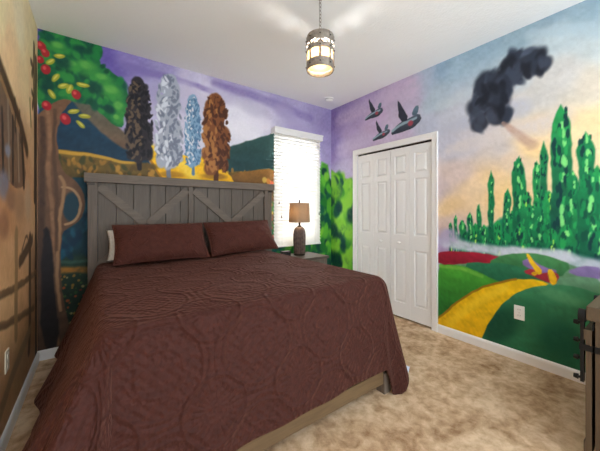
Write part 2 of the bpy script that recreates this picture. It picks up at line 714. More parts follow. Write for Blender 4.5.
# painted shapes in wall metres: (along the wall, height)
BACK_MURAL = [
    ('field',[(-0.384,2.742,(100,85,160)),(0.06,2.612,(104,88,172)),(0.161,2.521,(118,102,180)),(0.3,2.657,(139,127,188)),(0.52,2.652,(158,149,195)),(0.762,2.636,(200,194,220)),(0.973,2.604,(212,207,228)),(1.203,2.709,(169,160,200)),(1.518,2.694,(173,166,203)),(1.325,2.457,(212,210,228)),(1.518,2.352,(219,218,233)),(1.726,2.492,(197,191,217)),(2.025,2.712,(167,158,199)),(2.27,2.603,(181,172,208)),(2.59,2.668,(162,152,194)),(2.781,2.618,(152,140,186)),(1.769,2.297,(205,201,222)),(1.388,2.148,(220,219,233)),(0.973,2.138,(214,213,228)),(0.712,2.095,(208,204,223)),(0.474,2.257,(189,183,214)),(0.429,2.447,(169,162,203)),(0.258,2.308,(161,152,199)),(2.722,2.136,(169,158,199)),(2.27,2.217,(184,177,211)),(2.742,1.77,(184,177,215)),(0.022,1.523,(120,110,160))]),
    ('line',[(0.217,2.622),(0.614,2.617),(1.086,2.588)],0.0442,0.0265,(124,108,176),0.9),
    ('line',[(1.086,2.678),(1.586,2.661),(2.444,2.553)],0.0456,0.057,(132,118,176),0.9),
    ('line',[(0.865,2.534),(1.144,2.487),(1.683,2.408)],0.0429,0.0429,(222,218,232),0.9),
    ('ell',1.388,2.351,0.281,0.143,-0.2,(234,232,246),1.2),
    ('ell',1.683,2.332,0.169,0.1,-0.2,(230,226,242),1.2),
    ('ell',0.973,2.383,0.154,0.133,-0.2,(206,202,224),1.2),
    ('ell',1.167,2.562,0.165,0.08,-0.2,(196,190,216),1.2),
    ('ell',0.762,2.466,0.162,0.149,-0.2,(198,192,218),1.2),
    ('ell',0.474,2.397,0.082,0.101,-0.2,(170,162,202),1.2),
    ('ell',1.453,2.194,0.261,0.097,-0.2,(236,234,246),1.2),
    ('ell',1.545,2.504,0.188,0.086,-0.2,(200,196,218),1.2),
    ('ell',2.27,2.355,0.237,0.11,-0.2,(176,164,204),1.2),
    ('ell',2.025,2.553,0.189,0.08,-0.2,(170,160,200),1.2),
    ('poly',[(0.876,1.795),(1.086,1.908),(1.388,2.052),(1.683,2.169),(1.887,2.265),(2.025,2.314),(2.27,1.529),(0.876,1.36)],(50,84,78),(24,54,62),0.0218),
    ('poly',[(1.798,2.02),(2.27,1.873),(2.84,1.852),(2.84,-0.089),(1.683,0.123)],(50,120,60),(30,90,60),0.0384),
    ('poly',[(-0.403,2.198),(-0.191,2.249),(-0.037,2.168),(0.113,2.042),(0.241,1.921),(0.429,1.769),(0.429,1.549),(-0.403,1.496)],(26,66,92),(24,52,74),0.0165),
    ('poly',[(-0.218,2.259),(-0.122,2.256),(0.022,2.162),(0.177,2.024),(0.342,1.837),(0.241,1.806),(0.083,1.916),(-0.08,2.07)],(98,104,92),(112,84,66),0.0259),
    ('poly',[(-0.409,2.765),(-0.191,2.779),(0.022,2.765),(0.045,2.681),(0.007,2.596),(0.098,2.55),(0.193,2.482),(0.241,2.381),(0.241,2.246),(0.185,2.158),(0.209,2.03),(0.129,2.035),(0.052,2.114),(-0.037,2.186),(-0.122,2.247),(-0.218,2.216),(-0.322,2.141),(-0.409,2.056)],(20,96,60),(26,112,60),0.0124),
    ('dabs',[(-0.384,2.725),(0.007,2.742),(-0.008,2.61),(0.209,2.449),(0.225,2.262),(0.161,2.078),(-0.051,2.219),(-0.257,2.241),(-0.384,2.128)],260,0.0282,[(14,74,52),(30,124,62),(48,140,66),(22,100,66),(16,84,64)],3,1.6,0.8),
    ('ell',-0.066,2.52,0.093,0.072,0,(62,150,66),1.0),
    ('ell',-0.08,2.543,0.056,0.036,0,(98,172,78),1.0),
    ('ell',0.113,2.349,0.093,0.075,0,(62,150,66),1.0),
    ('ell',0.098,2.373,0.056,0.037,0,(98,172,78),1.0),
    ('ell',0.177,2.213,0.056,0.076,0,(62,150,66),1.0),
    ('ell',0.161,2.238,0.033,0.038,0,(98,172,78),1.0),
    ('ell',-0.177,2.505,0.061,0.044,0,(62,150,66),1.0),
    ('ell',-0.191,2.527,0.037,0.022,0,(98,172,78),1.0),
    ('ell',-0.257,2.635,0.065,0.051,0,(62,150,66),1.0),
    ('ell',-0.27,2.656,0.039,0.026,0,(98,172,78),1.0),
    ('ell',0.052,2.445,0.076,0.055,0,(62,150,66),1.0),
    ('ell',0.037,2.468,0.045,0.027,0,(98,172,78),1.0),
    ('ell',0.161,2.097,0.04,0.047,0,(62,150,66),1.0),
    ('ell',0.145,2.122,0.024,0.023,0,(98,172,78),1.0),
    ('ell',-0.244,2.519,0.059,0.06,0,(10,66,58),1.0),
    ('ell',-0.335,2.29,0.05,0.067,0,(10,66,58),1.0),
    ('ell',-0.015,2.354,0.059,0.054,0,(10,66,58),1.0),
    ('ell',-0.108,2.667,0.063,0.035,0,(10,66,58),1.0),
    ('ell',0.098,2.178,0.039,0.037,0,(10,66,58),1.0),
    ('poly',[(-0.322,1.754),(-0.177,1.772),(-0.015,1.756),(0.177,1.713),(0.429,1.699),(0.919,1.668),(1.325,1.701),(1.887,1.772),(1.948,1.384),(-0.322,1.206)],(124,98,44),(60,52,34),0.0168),
    ('line',[(-0.27,1.743),(-0.087,1.748),(0.161,1.711),(0.342,1.7)],0.0165,0.012,(204,158,62),0.8),
    ('dabs',[(-0.283,1.725),(0.177,1.684),(1.798,1.739),(1.798,1.611),(-0.283,1.538)],160,0.0153,[(160,116,52),(94,74,40),(190,140,60),(70,70,40)],8,2,0.8),
    ('poly',[(1.239,1.647),(1.453,1.723),(1.887,1.798),(1.887,1.577),(1.203,1.529)],(150,104,46),(112,78,40),0.0175),
    ('poly',[(0.274,1.954),(0.342,1.965),(0.447,1.891),(0.614,1.84),(0.813,1.832),(0.984,1.84),(1.097,1.773),(1.263,1.673),(1.337,1.536),(0.576,1.517),(0.502,1.635),(0.394,1.784)],(240,190,34),(236,176,28),0.0097),
    ('line',[(0.429,1.878),(0.662,1.773),(0.813,1.66),(0.876,1.534)],0.0377,0.066,(252,218,84),1),
    ('line',[(0.283,1.927),(0.429,1.749),(0.557,1.537)],0.0108,0.0108,(180,120,30),0.8),
    ('ell',0.394,1.685,0.105,0.03,0,(96,76,40),0.9),
    ('ell',0.633,1.624,0.116,0.031,0,(180,128,30),0.9),
    ('ell',1.086,1.636,0.138,0.034,0,(150,104,34),0.9),
    ('tree',0.333,2.52,1.651,0.12,(26,24,32),(46,42,48),(104,86,70),11,True),
    ('tree',0.604,2.635,1.591,0.134,(116,124,144),(168,174,190),(220,224,234),12,True),
    ('tree',0.844,2.485,1.641,0.089,(82,120,156),(128,164,196),(220,222,228),13,True),
    ('tree',1.097,2.545,1.592,0.161,(76,40,24),(126,74,40),(172,114,62),14,True),
    ('poly',[(-0.309,1.519),(0.007,1.54),(0.007,-0.043),(-0.309,0.048)],(20,66,84),(22,40,34),0.0169),
    ('poly',[(-0.309,0.868),(0.007,0.839),(0.007,-0.043),(-0.309,0.048)],(36,62,50),(24,34,26),0.0507),
    ('line',[(-0.296,0.723),(-0.191,0.727),(-0.008,0.705)],0.0261,0.0261,(214,132,44),1),
    ('line',[(-0.296,0.808),(-0.191,0.788),(-0.008,0.795)],0.0149,0.0149,(60,96,82),1),
    ('dabs',[(-0.296,0.697),(-0.008,0.668),(-0.051,0.261),(-0.177,0.071),(-0.257,0.222)],75,0.0093,[(156,76,36),(150,116,50),(130,40,36),(60,92,48),(150,140,90),(44,80,46)],21,1.1,0.5),
    ('dabs',[(-0.296,1.376),(-0.008,1.385),(-0.008,0.814),(-0.296,0.842)],80,0.0254,[(14,48,70),(26,84,104),(18,60,76)],22,2,0.9),
    ('poly',[(-0.469,1.995),(-0.36,2.066),(-0.309,2.153),(-0.257,2.198),(-0.177,2.217),(-0.211,2.149),(-0.257,2.053),(-0.277,1.913),(-0.27,1.709),(-0.238,1.575),(-0.164,1.511),(-0.101,1.426),(-0.08,1.294),(-0.115,1.16),(-0.191,1.092),(-0.244,1.06),(-0.257,0.906),(-0.251,0.606),(-0.218,0.342),(-0.15,0.108),(-0.094,-0.05),(-0.094,-0.263),(-0.469,-0.133)],(128,92,68),(74,56,46),0.0097),
    ('ell',-0.177,1.275,0.058,0.131,0,(22,58,74),0.3),
    ('line',[(-0.238,1.438),(-0.177,1.441),(-0.122,1.364),(-0.115,1.249),(-0.157,1.144),(-0.218,1.119)],0.0106,0.0091,(176,140,104),0.7),
    ('line',[(-0.257,1.54),(-0.218,1.456),(-0.244,1.334),(-0.257,1.12),(-0.283,0.738),(-0.257,0.393)],0.0121,0.0106,(160,122,88),0.8),
    ('line',[(-0.335,2.071),(-0.322,1.838),(-0.335,1.542),(-0.296,1.164),(-0.309,0.572),(-0.27,0.097)],0.0118,0.0162,(158,116,84),0.9),
    ('line',[(-0.372,2.014),(-0.366,1.665),(-0.378,1.165),(-0.372,0.499)],0.016,0.0232,(66,48,40),0.9),
    ('line',[(-0.29,2.098),(-0.303,1.756),(-0.277,1.419),(-0.283,0.908)],0.0105,0.0119,(80,58,46),0.9),
    ('poly',[(-0.372,1.065),(-0.335,1.114),(-0.303,0.91),(-0.29,0.484),(-0.244,0.09),(-0.384,0.07)],(40,34,36),(38,34,34),0.0166),
    ('line',[(-0.164,0.041),(-0.122,0.188),(-0.08,0.312)],0.0156,0.0078,(190,130,60),0.8),
    ('ell',-0.264,2.564,0.04,0.02,0.3,(176,172,52),0.35),
    ('ell',-0.264,2.569,0.026,0.007,0.3,(214,206,96),0.6),
    ('ell',-0.283,2.371,0.04,0.02,1.1,(176,172,52),0.35),
    ('ell',-0.283,2.376,0.026,0.007,1.1,(214,206,96),0.6),
    ('ell',-0.191,2.301,0.042,0.02,1.2,(176,172,52),0.35),
    ('ell',-0.191,2.306,0.027,0.007,1.2,(214,206,96),0.6),
    ('ell',-0.101,2.359,0.044,0.02,0,(176,172,52),0.35),
    ('ell',-0.101,2.364,0.028,0.007,0,(214,206,96),0.6),
    ('ell',-0.309,2.229,0.04,0.019,-1.1,(176,172,52),0.35),
    ('ell',-0.309,2.234,0.026,0.007,-1.1,(214,206,96),0.6),
    ('ell',-0.164,2.115,0.042,0.02,0.5,(176,172,52),0.35),
    ('ell',-0.164,2.12,0.027,0.007,0.5,(214,206,96),0.6),
    ('ell',-0.087,2.086,0.044,0.02,0,(176,172,52),0.35),
    ('ell',-0.087,2.092,0.028,0.007,0,(214,206,96),0.6),
    ('ell',-0.115,2.01,0.043,0.02,-0.8,(176,172,52),0.35),
    ('ell',-0.115,2.015,0.028,0.007,-0.8,(214,206,96),0.6),
    ('ell',-0.231,2.316,0.041,0.02,0.5,(176,172,52),0.35),
    ('ell',-0.231,2.322,0.027,0.007,0.5,(214,206,96),0.6),
    ('ell',-0.322,2.495,0.039,0.019,0.9,(176,172,52),0.35),
    ('ell',-0.322,2.5,0.025,0.007,0.9,(214,206,96),0.6),
    ('ell',-0.372,2.613,0.031,0.042,0,(178,30,44),0.25),
    ('ell',-0.379,2.622,0.012,0.017,0,(222,86,84),0.8),
    ('ell',-0.353,2.561,0.028,0.038,0,(178,30,44),0.25),
    ('ell',-0.361,2.57,0.011,0.015,0,(222,86,84),0.8),
    ('ell',-0.35,2.42,0.031,0.042,0,(178,30,44),0.25),
    ('ell',-0.358,2.429,0.012,0.017,0,(222,86,84),0.8),
    ('ell',-0.15,2.267,0.032,0.04,0,(178,30,44),0.25),
    ('ell',-0.158,2.277,0.013,0.016,0,(222,86,84),0.8),
    ('ell',-0.341,2.121,0.031,0.042,0,(178,30,44),0.25),
    ('ell',-0.348,2.131,0.013,0.017,0,(222,86,84),0.8),
    ('ell',-0.224,2.034,0.037,0.048,0,(178,30,44),0.25),
    ('ell',-0.232,2.044,0.015,0.019,0,(222,86,84),0.8),
    ('ell',-0.384,2.493,0.025,0.033,0,(178,30,44),0.25),
    ('ell',-0.392,2.502,0.01,0.013,0,(222,86,84),0.8),
    ('poly',[(2.59,1.975),(2.84,1.912),(2.9,0.05),(2.27,0.015),(1.586,0.14),(1.586,0.882),(2.59,0.822)],(84,160,52),(30,104,66),0.0433),
    ('dabs',[(2.627,1.863),(2.88,1.826),(2.88,0.204),(2.27,0.222),(1.683,0.311),(1.683,0.813),(2.59,0.75)],170,0.0464,[(128,196,60),(40,120,50),(16,84,70),(96,176,56),(18,70,60)],31,1.6,0.7),
    ('dabs',[(1.683,1.629),(1.872,1.641),(1.872,0.8),(1.683,0.813)],90,0.0251,[(206,130,60),(190,80,60),(214,176,80),(80,120,60),(120,84,60)],32,1.2,0.6),
]
RIGHT_MURAL = [
    ('field',[(3.125,2.664,(140,122,178)),(3.125,2.145,(158,142,196)),(2.875,2.694,(158,142,194)),(2.778,2.222,(184,166,208)),(2.875,1.889,(190,180,214)),(2.509,2.755,(170,152,200)),(2.345,2.386,(200,178,212)),(2.051,2.72,(190,172,208)),(1.855,2.481,(196,184,212)),(2.051,2.133,(204,188,214)),(1.677,2.691,(176,190,212)),(1.514,2.699,(150,178,204)),(1.514,2.424,(180,198,214)),(1.621,2.196,(190,196,216)),(1.365,2.667,(158,186,206)),(1.143,2.757,(152,180,200)),(0.842,2.738,(150,176,192)),(0.593,2.744,(142,168,186)),(0.393,2.644,(150,176,192)),(0.537,2.505,(190,206,214)),(0.393,2.365,(196,208,212)),(1.365,2.227,(196,200,214)),(1.228,1.906,(200,196,204)),(1.433,1.848,(196,196,212)),(0.985,1.77,(206,198,198)),(0.712,2.117,(208,206,204)),(0.593,2.23,(210,208,206)),(0.408,2.126,(222,212,196)),(0.408,1.88,(246,220,170)),(0.51,1.87,(244,218,172)),(0.712,1.919,(236,214,184)),(0.912,1.672,(228,204,180)),(1.365,1.592,(216,196,190)),(1.228,1.437,(234,206,170)),(1.102,1.52,(240,208,160)),(1.413,1.299,(236,204,156)),(1.463,1.099,(214,190,180)),(0.985,1.336,(244,210,150)),(0.775,1.733,(246,216,160)),(1.514,1.454,(206,188,190)),(1.514,0.944,(170,150,190)),(0.593,1.474,(240,214,166)),(0.384,0.969,(190,200,210)),(0.842,2.489,(180,196,206)),(0.985,2.074,(206,200,204))]),
    ('line',[(1.514,2.322),(1.185,2.342),(0.842,2.307)],0.0514,0.072,(196,208,218),1),
    ('line',[(1.413,1.845),(0.985,1.9),(0.593,1.928)],0.0492,0.0689,(214,206,206),1),
    ('line',[(0.775,2.663),(0.537,2.594),(0.384,2.499)],0.0365,0.051,(176,198,210),1),
    ('line',[(1.463,2.055),(1.143,2.09),(0.842,2.092)],0.0503,0.0704,(186,190,208),1),
    ('line',[(2.977,2.551),(2.425,2.599),(1.855,2.649)],0.0876,0.1227,(206,188,216),1),
    ('line',[(2.977,2.119),(2.741,2.132),(2.56,2.178)],0.0876,0.1227,(206,194,222),1),
    ('poly',[(3.214,1.889),(3.018,1.748),(2.667,1.632),(2.56,1.517),(2.56,0.064),(3.214,-0.103)],(92,168,52),(26,96,66),0.0453),
    ('dabs',[(3.192,1.796),(2.631,1.575),(2.631,0.315),(3.192,0.203)],240,0.0541,[(132,204,60),(56,140,50),(14,78,72),(104,186,56),(18,66,66),(150,214,80)],41,1.7,0.7),
    ('ell',3.061,1.518,0.107,0.11,-0.3,(140,208,66),1.0),
    ('ell',2.875,1.325,0.119,0.127,-0.3,(140,208,66),1.0),
    ('ell',2.977,1.038,0.103,0.108,-0.3,(140,208,66),1.0),
    ('ell',2.797,0.948,0.115,0.125,-0.3,(140,208,66),1.0),
    ('ell',3.082,0.74,0.108,0.11,-0.3,(140,208,66),1.0),
    ('ell',2.856,0.579,0.098,0.105,-0.3,(140,208,66),1.0),
    ('ell',2.778,1.448,0.076,0.083,-0.3,(140,208,66),1.0),
    ('ell',2.997,1.298,0.062,0.087,-0.2,(12,64,66),1.0),
    ('ell',2.778,1.171,0.065,0.094,-0.2,(12,64,66),1.0),
    ('ell',3.104,0.959,0.074,0.1,-0.2,(12,64,66),1.0),
    ('ell',2.915,0.742,0.06,0.085,-0.2,(12,64,66),1.0),
    ('ell',3.061,0.493,0.107,0.146,-0.2,(12,64,66),1.0),
    ('poly',[(2.526,2.42),(2.442,2.488),(2.329,2.507),(2.237,2.517),(2.207,2.46),(2.298,2.423),(2.409,2.415)],(84,96,112),(44,50,62),0.0079),
    ('poly',[(2.425,2.496),(2.45,2.71),(2.401,2.617),(2.329,2.495)],(62,66,82),(48,52,66),0.0077),
    ('poly',[(2.314,2.515),(2.283,2.58),(2.237,2.573),(2.252,2.509)],(104,130,146),(78,98,114),0.0075),
    ('line',[(2.492,2.45),(2.377,2.483),(2.268,2.489)],0.0119,0.009,(150,176,190),0.7),
    ('ell',2.32,2.467,0.025,0.02,0,(170,70,84),0.7),
    ('poly',[(2.401,2.126),(2.325,2.194),(2.224,2.218),(2.14,2.233),(2.113,2.182),(2.196,2.142),(2.296,2.128)],(84,96,112),(44,50,62),0.0077),
    ('poly',[(2.311,2.202),(2.333,2.398),(2.289,2.316),(2.224,2.207)],(62,66,82),(48,52,66),0.0075),
    ('poly',[(2.21,2.227),(2.182,2.289),(2.14,2.285),(2.154,2.225)],(104,130,146),(78,98,114),0.0073),
    ('line',[(2.37,2.156),(2.267,2.193),(2.168,2.205)],0.0109,0.0082,(150,176,190),0.7),
    ('ell',2.215,2.181,0.023,0.019,0,(170,70,84),0.7),
    ('poly',[(2.135,2.135),(2.017,2.249),(1.862,2.286),(1.739,2.309),(1.699,2.225),(1.82,2.162),(1.971,2.14)],(84,96,112),(44,50,62),0.0072),
    ('poly',[(1.994,2.263),(2.028,2.549),(1.96,2.449),(1.862,2.267)],(62,66,82),(48,52,66),0.0069),
    ('poly',[(1.841,2.3),(1.799,2.401),(1.739,2.392),(1.759,2.296)],(104,130,146),(78,98,114),0.0067),
    ('line',[(2.087,2.186),(1.927,2.246),(1.779,2.264)],0.0176,0.0132,(150,176,190),0.7),
    ('ell',1.849,2.226,0.034,0.03,0,(170,70,84),0.7),
    ('ell',1.143,2.181,0.125,0.091,0.5,(36,42,56),0.55),
    ('ell',1.031,2.219,0.124,0.123,0,(36,42,56),0.55),
    ('ell',1.094,2.383,0.097,0.117,-0.2,(36,42,56),0.55),
    ('ell',0.985,2.36,0.09,0.078,0,(36,42,56),0.55),
    ('ell',0.897,2.412,0.099,0.067,-0.1,(36,42,56),0.55),
    ('ell',0.802,2.472,0.126,0.09,-0.1,(36,42,56),0.55),
    ('ell',0.706,2.383,0.068,0.071,0.4,(36,42,56),0.55),
    ('ell',0.985,2.065,0.09,0.069,-0.3,(36,42,56),0.55),
    ('ell',1.143,2.035,0.075,0.073,-0.2,(36,42,56),0.55),
    ('ell',1.062,2.425,0.055,0.027,-0.3,(78,88,108),1),
    ('ell',0.815,2.527,0.067,0.025,-0.3,(78,88,108),1),
    ('ell',1.0,2.244,0.068,0.026,-0.3,(78,88,108),1),
    ('ell',1.126,2.14,0.058,0.023,-0.3,(78,88,108),1),
    ('dabs',[(1.246,2.193),(1.126,2.467),(0.842,2.572),(0.651,2.391),(0.681,2.31),(0.897,2.311),(0.94,2.019),(1.143,1.98)],60,0.0302,[(26,30,42),(46,54,70),(60,68,86)],51,2.2,0.9),
    ('line',[(0.963,2.007),(0.869,1.883),(0.762,1.779)],0.012,0.04,(188,152,136),0.9),
    ('poly',[(1.413,0.833),(1.384,0.975),(1.228,1.062),(1.062,1.106),(0.948,1.197),(0.775,1.216),(0.593,1.285),(0.384,1.317),(0.205,1.214),(0.205,0.731),(0.384,0.788),(0.712,0.837)],(28,140,92),(20,104,84),0.0397),
    ('tree',1.404,1.131,0.795,0.019,(6,58,60),(36,160,84),(170,226,90),60),
    ('tree',1.356,1.201,0.801,0.019,(8,80,62),(22,140,80),(130,226,130),61),
    ('tree',1.291,1.154,0.81,0.036,(8,80,62),(36,160,84),(130,226,130),62),
    ('tree',1.228,1.231,0.818,0.026,(6,58,60),(22,140,80),(130,226,130),63),
    ('tree',1.185,1.138,0.823,0.034,(8,80,62),(36,160,84),(170,226,90),64),
    ('tree',1.151,1.304,0.809,0.021,(8,80,62),(22,140,80),(130,226,130),65),
    ('tree',1.11,1.122,0.815,0.033,(6,58,60),(36,160,84),(130,226,130),66),
    ('tree',1.054,1.604,0.805,0.025,(8,80,62),(22,140,80),(130,226,130),67),
    ('tree',1.0,1.161,0.812,0.038,(8,80,62),(36,160,84),(170,226,90),68),
    ('tree',0.933,1.436,0.822,0.029,(6,58,60),(22,140,80),(130,226,130),69),
    ('tree',0.89,1.248,0.828,0.035,(8,80,62),(36,160,84),(130,226,130),70),
    ('tree',0.849,1.704,0.834,0.051,(8,80,62),(22,140,80),(130,226,130),71),
    ('tree',0.802,1.411,0.84,0.04,(6,58,60),(36,160,84),(170,226,90),72),
    ('tree',0.769,1.288,0.829,0.039,(8,80,62),(22,140,80),(130,226,130),73),
    ('tree',0.73,1.646,0.834,0.028,(8,80,62),(36,160,84),(130,226,130),74),
    ('tree',0.687,1.796,0.841,0.024,(6,58,60),(22,140,80),(130,226,130),75),
    ('tree',0.657,1.403,0.845,0.042,(8,80,62),(36,160,84),(170,226,90),76),
    ('tree',0.616,1.286,0.836,0.041,(8,80,62),(22,140,80),(130,226,130),77),
    ('tree',0.587,2.047,0.855,0.065,(6,58,60),(36,160,84),(130,226,130),78),
    ('tree',0.526,1.542,0.849,0.038,(8,80,62),(22,140,80),(130,226,130),79),
    ('tree',0.489,1.32,0.855,0.037,(8,80,62),(36,160,84),(170,226,90),80),
    ('tree',0.453,1.805,0.832,0.048,(6,58,60),(22,140,80),(130,226,130),81),
    ('tree',0.398,1.562,0.841,0.039,(8,80,62),(36,160,84),(130,226,130),82),
    ('tree',0.433,1.517,0.835,0.065,(8,80,62),(22,140,80),(130,226,130),83),
    ('tree',0.842,1.149,0.818,0.048,(6,58,60),(36,160,84),(170,226,90),84),
    ('tree',0.712,1.2,0.821,0.05,(8,80,62),(22,140,80),(130,226,130),85),
    ('tree',0.559,1.143,0.83,0.061,(8,80,62),(36,160,84),(130,226,130),86),
    ('tree',0.393,1.135,0.814,0.063,(6,58,60),(22,140,80),(130,226,130),87),
    ('tree',0.639,1.109,0.832,0.035,(8,80,62),(36,160,84),(170,226,90),88),
    ('tree',0.948,1.077,0.811,0.044,(8,80,62),(22,140,80),(130,226,130),89),
    ('ell',1.394,0.924,0.135,0.059,0.1,(206,212,226),1.0),
    ('ell',1.228,0.902,0.14,0.047,0.1,(206,212,226),1.0),
    ('ell',1.023,0.888,0.154,0.044,0.1,(206,212,226),1.0),
    ('ell',0.842,0.901,0.15,0.041,0.1,(206,212,226),1.0),
    ('ell',0.681,0.888,0.134,0.047,0.1,(206,212,226),1.0),
    ('ell',0.51,0.867,0.128,0.051,0.1,(206,212,226),1.0),
    ('ell',0.393,0.842,0.087,0.056,0.1,(206,212,226),1.0),
    ('ell',0.593,0.915,0.08,0.038,0.1,(206,212,226),1.0),
    ('ell',1.433,0.991,0.099,0.07,0,(176,166,200),1.0),
    ('poly',[(1.556,0.775),(1.273,0.841),(0.985,0.849),(0.593,0.854),(0.384,0.802),(0.364,0.418),(1.556,0.011)],(104,150,112),(70,130,90),0.0155),
    ('poly',[(1.556,0.817),(1.365,0.849),(1.143,0.856),(0.948,0.837),(0.948,0.785),(1.228,0.743),(1.556,0.682)],(168,34,58),(128,26,44),0.0124),
    ('poly',[(1.094,0.781),(0.948,0.871),(0.775,0.901),(0.616,0.882),(0.526,0.835),(0.593,0.718),(0.985,0.641)],(74,138,84),(40,104,62),0.0108),
    ('poly',[(0.842,0.818),(0.775,0.86),(0.681,0.795),(0.593,0.779),(0.663,0.736),(0.75,0.751)],(142,116,172),(124,100,160),0.0124),
    ('poly',[(0.559,0.785),(0.484,0.841),(0.364,0.847),(0.364,0.764),(0.484,0.754)],(140,122,176),(130,112,164),0.0149),
    ('poly',[(1.3,0.732),(1.102,0.78),(0.912,0.791),(0.743,0.753),(0.622,0.682),(0.985,0.537),(1.228,0.499)],(46,120,84),(22,88,62),0.0096),
    ('poly',[(0.712,0.647),(0.616,0.721),(0.484,0.762),(0.364,0.764),(0.364,0.557),(0.593,0.492)],(112,162,126),(60,124,90),0.0119),
    ('poly',[(1.556,0.682),(1.394,0.717),(1.228,0.705),(1.062,0.652),(0.97,0.609),(1.143,0.335),(1.556,-0.144)],(76,160,52),(16,84,40),0.0103),
    ('line',[(1.514,0.679),(1.3,0.693),(1.126,0.649)],0.0154,0.0154,(120,186,74),0.9),
    ('poly',[(0.828,0.738),(0.762,0.781),(0.712,0.742),(0.639,0.771),(0.593,0.749),(0.616,0.683),(0.712,0.695)],(176,54,66),(150,40,56),0.0082),
    ('poly',[(0.808,0.888),(0.788,0.895),(0.743,0.832),(0.687,0.755),(0.724,0.724),(0.756,0.782)],(240,196,40),(232,182,30),0.0041),
    ('poly',[(0.762,0.749),(0.718,0.757),(0.737,0.714),(0.769,0.724)],(226,170,30),(226,170,30),0.004),
    ('poly',[(0.669,0.781),(0.639,0.786),(0.604,0.701),(0.633,0.664),(0.657,0.706)],(238,190,34),(236,180,26),0.0039),
    ('poly',[(1.176,-0.044),(1.038,0.347),(0.912,0.52),(0.762,0.628),(0.622,0.682),(0.484,0.689),(0.355,0.656),(0.164,0.601),(-0.001,0.544),(-0.001,-1.037),(1.176,-0.505)],(62,140,96),(14,78,60),0.0092),
    ('ell',0.985,0.25,0.105,0.191,0.6,(14,74,54),1),
    ('ell',0.593,0.265,0.136,0.151,0,(22,96,72),1),
    ('ell',0.593,0.597,0.136,0.045,0.2,(88,160,112),1),
    ('ell',0.775,0.44,0.091,0.081,0,(40,116,80),1),
    ('poly',[(1.621,0.073),(1.535,0.152),(1.291,0.427),(1.062,0.59),(0.869,0.668),(0.712,0.695),(0.639,0.671),(0.769,0.619),(0.904,0.517),(1.031,0.341),(1.16,0.009),(1.228,-0.205),(1.621,-0.221)],(240,196,24),(226,176,20),0.0063),
    ('line',[(1.535,0.142),(1.291,0.422),(1.062,0.585),(0.869,0.664)],0.0093,0.0093,(150,110,24),0.7),
    ('line',[(1.413,0.139),(1.185,0.397),(0.948,0.579)],0.0394,0.0295,(250,212,50),1),
]
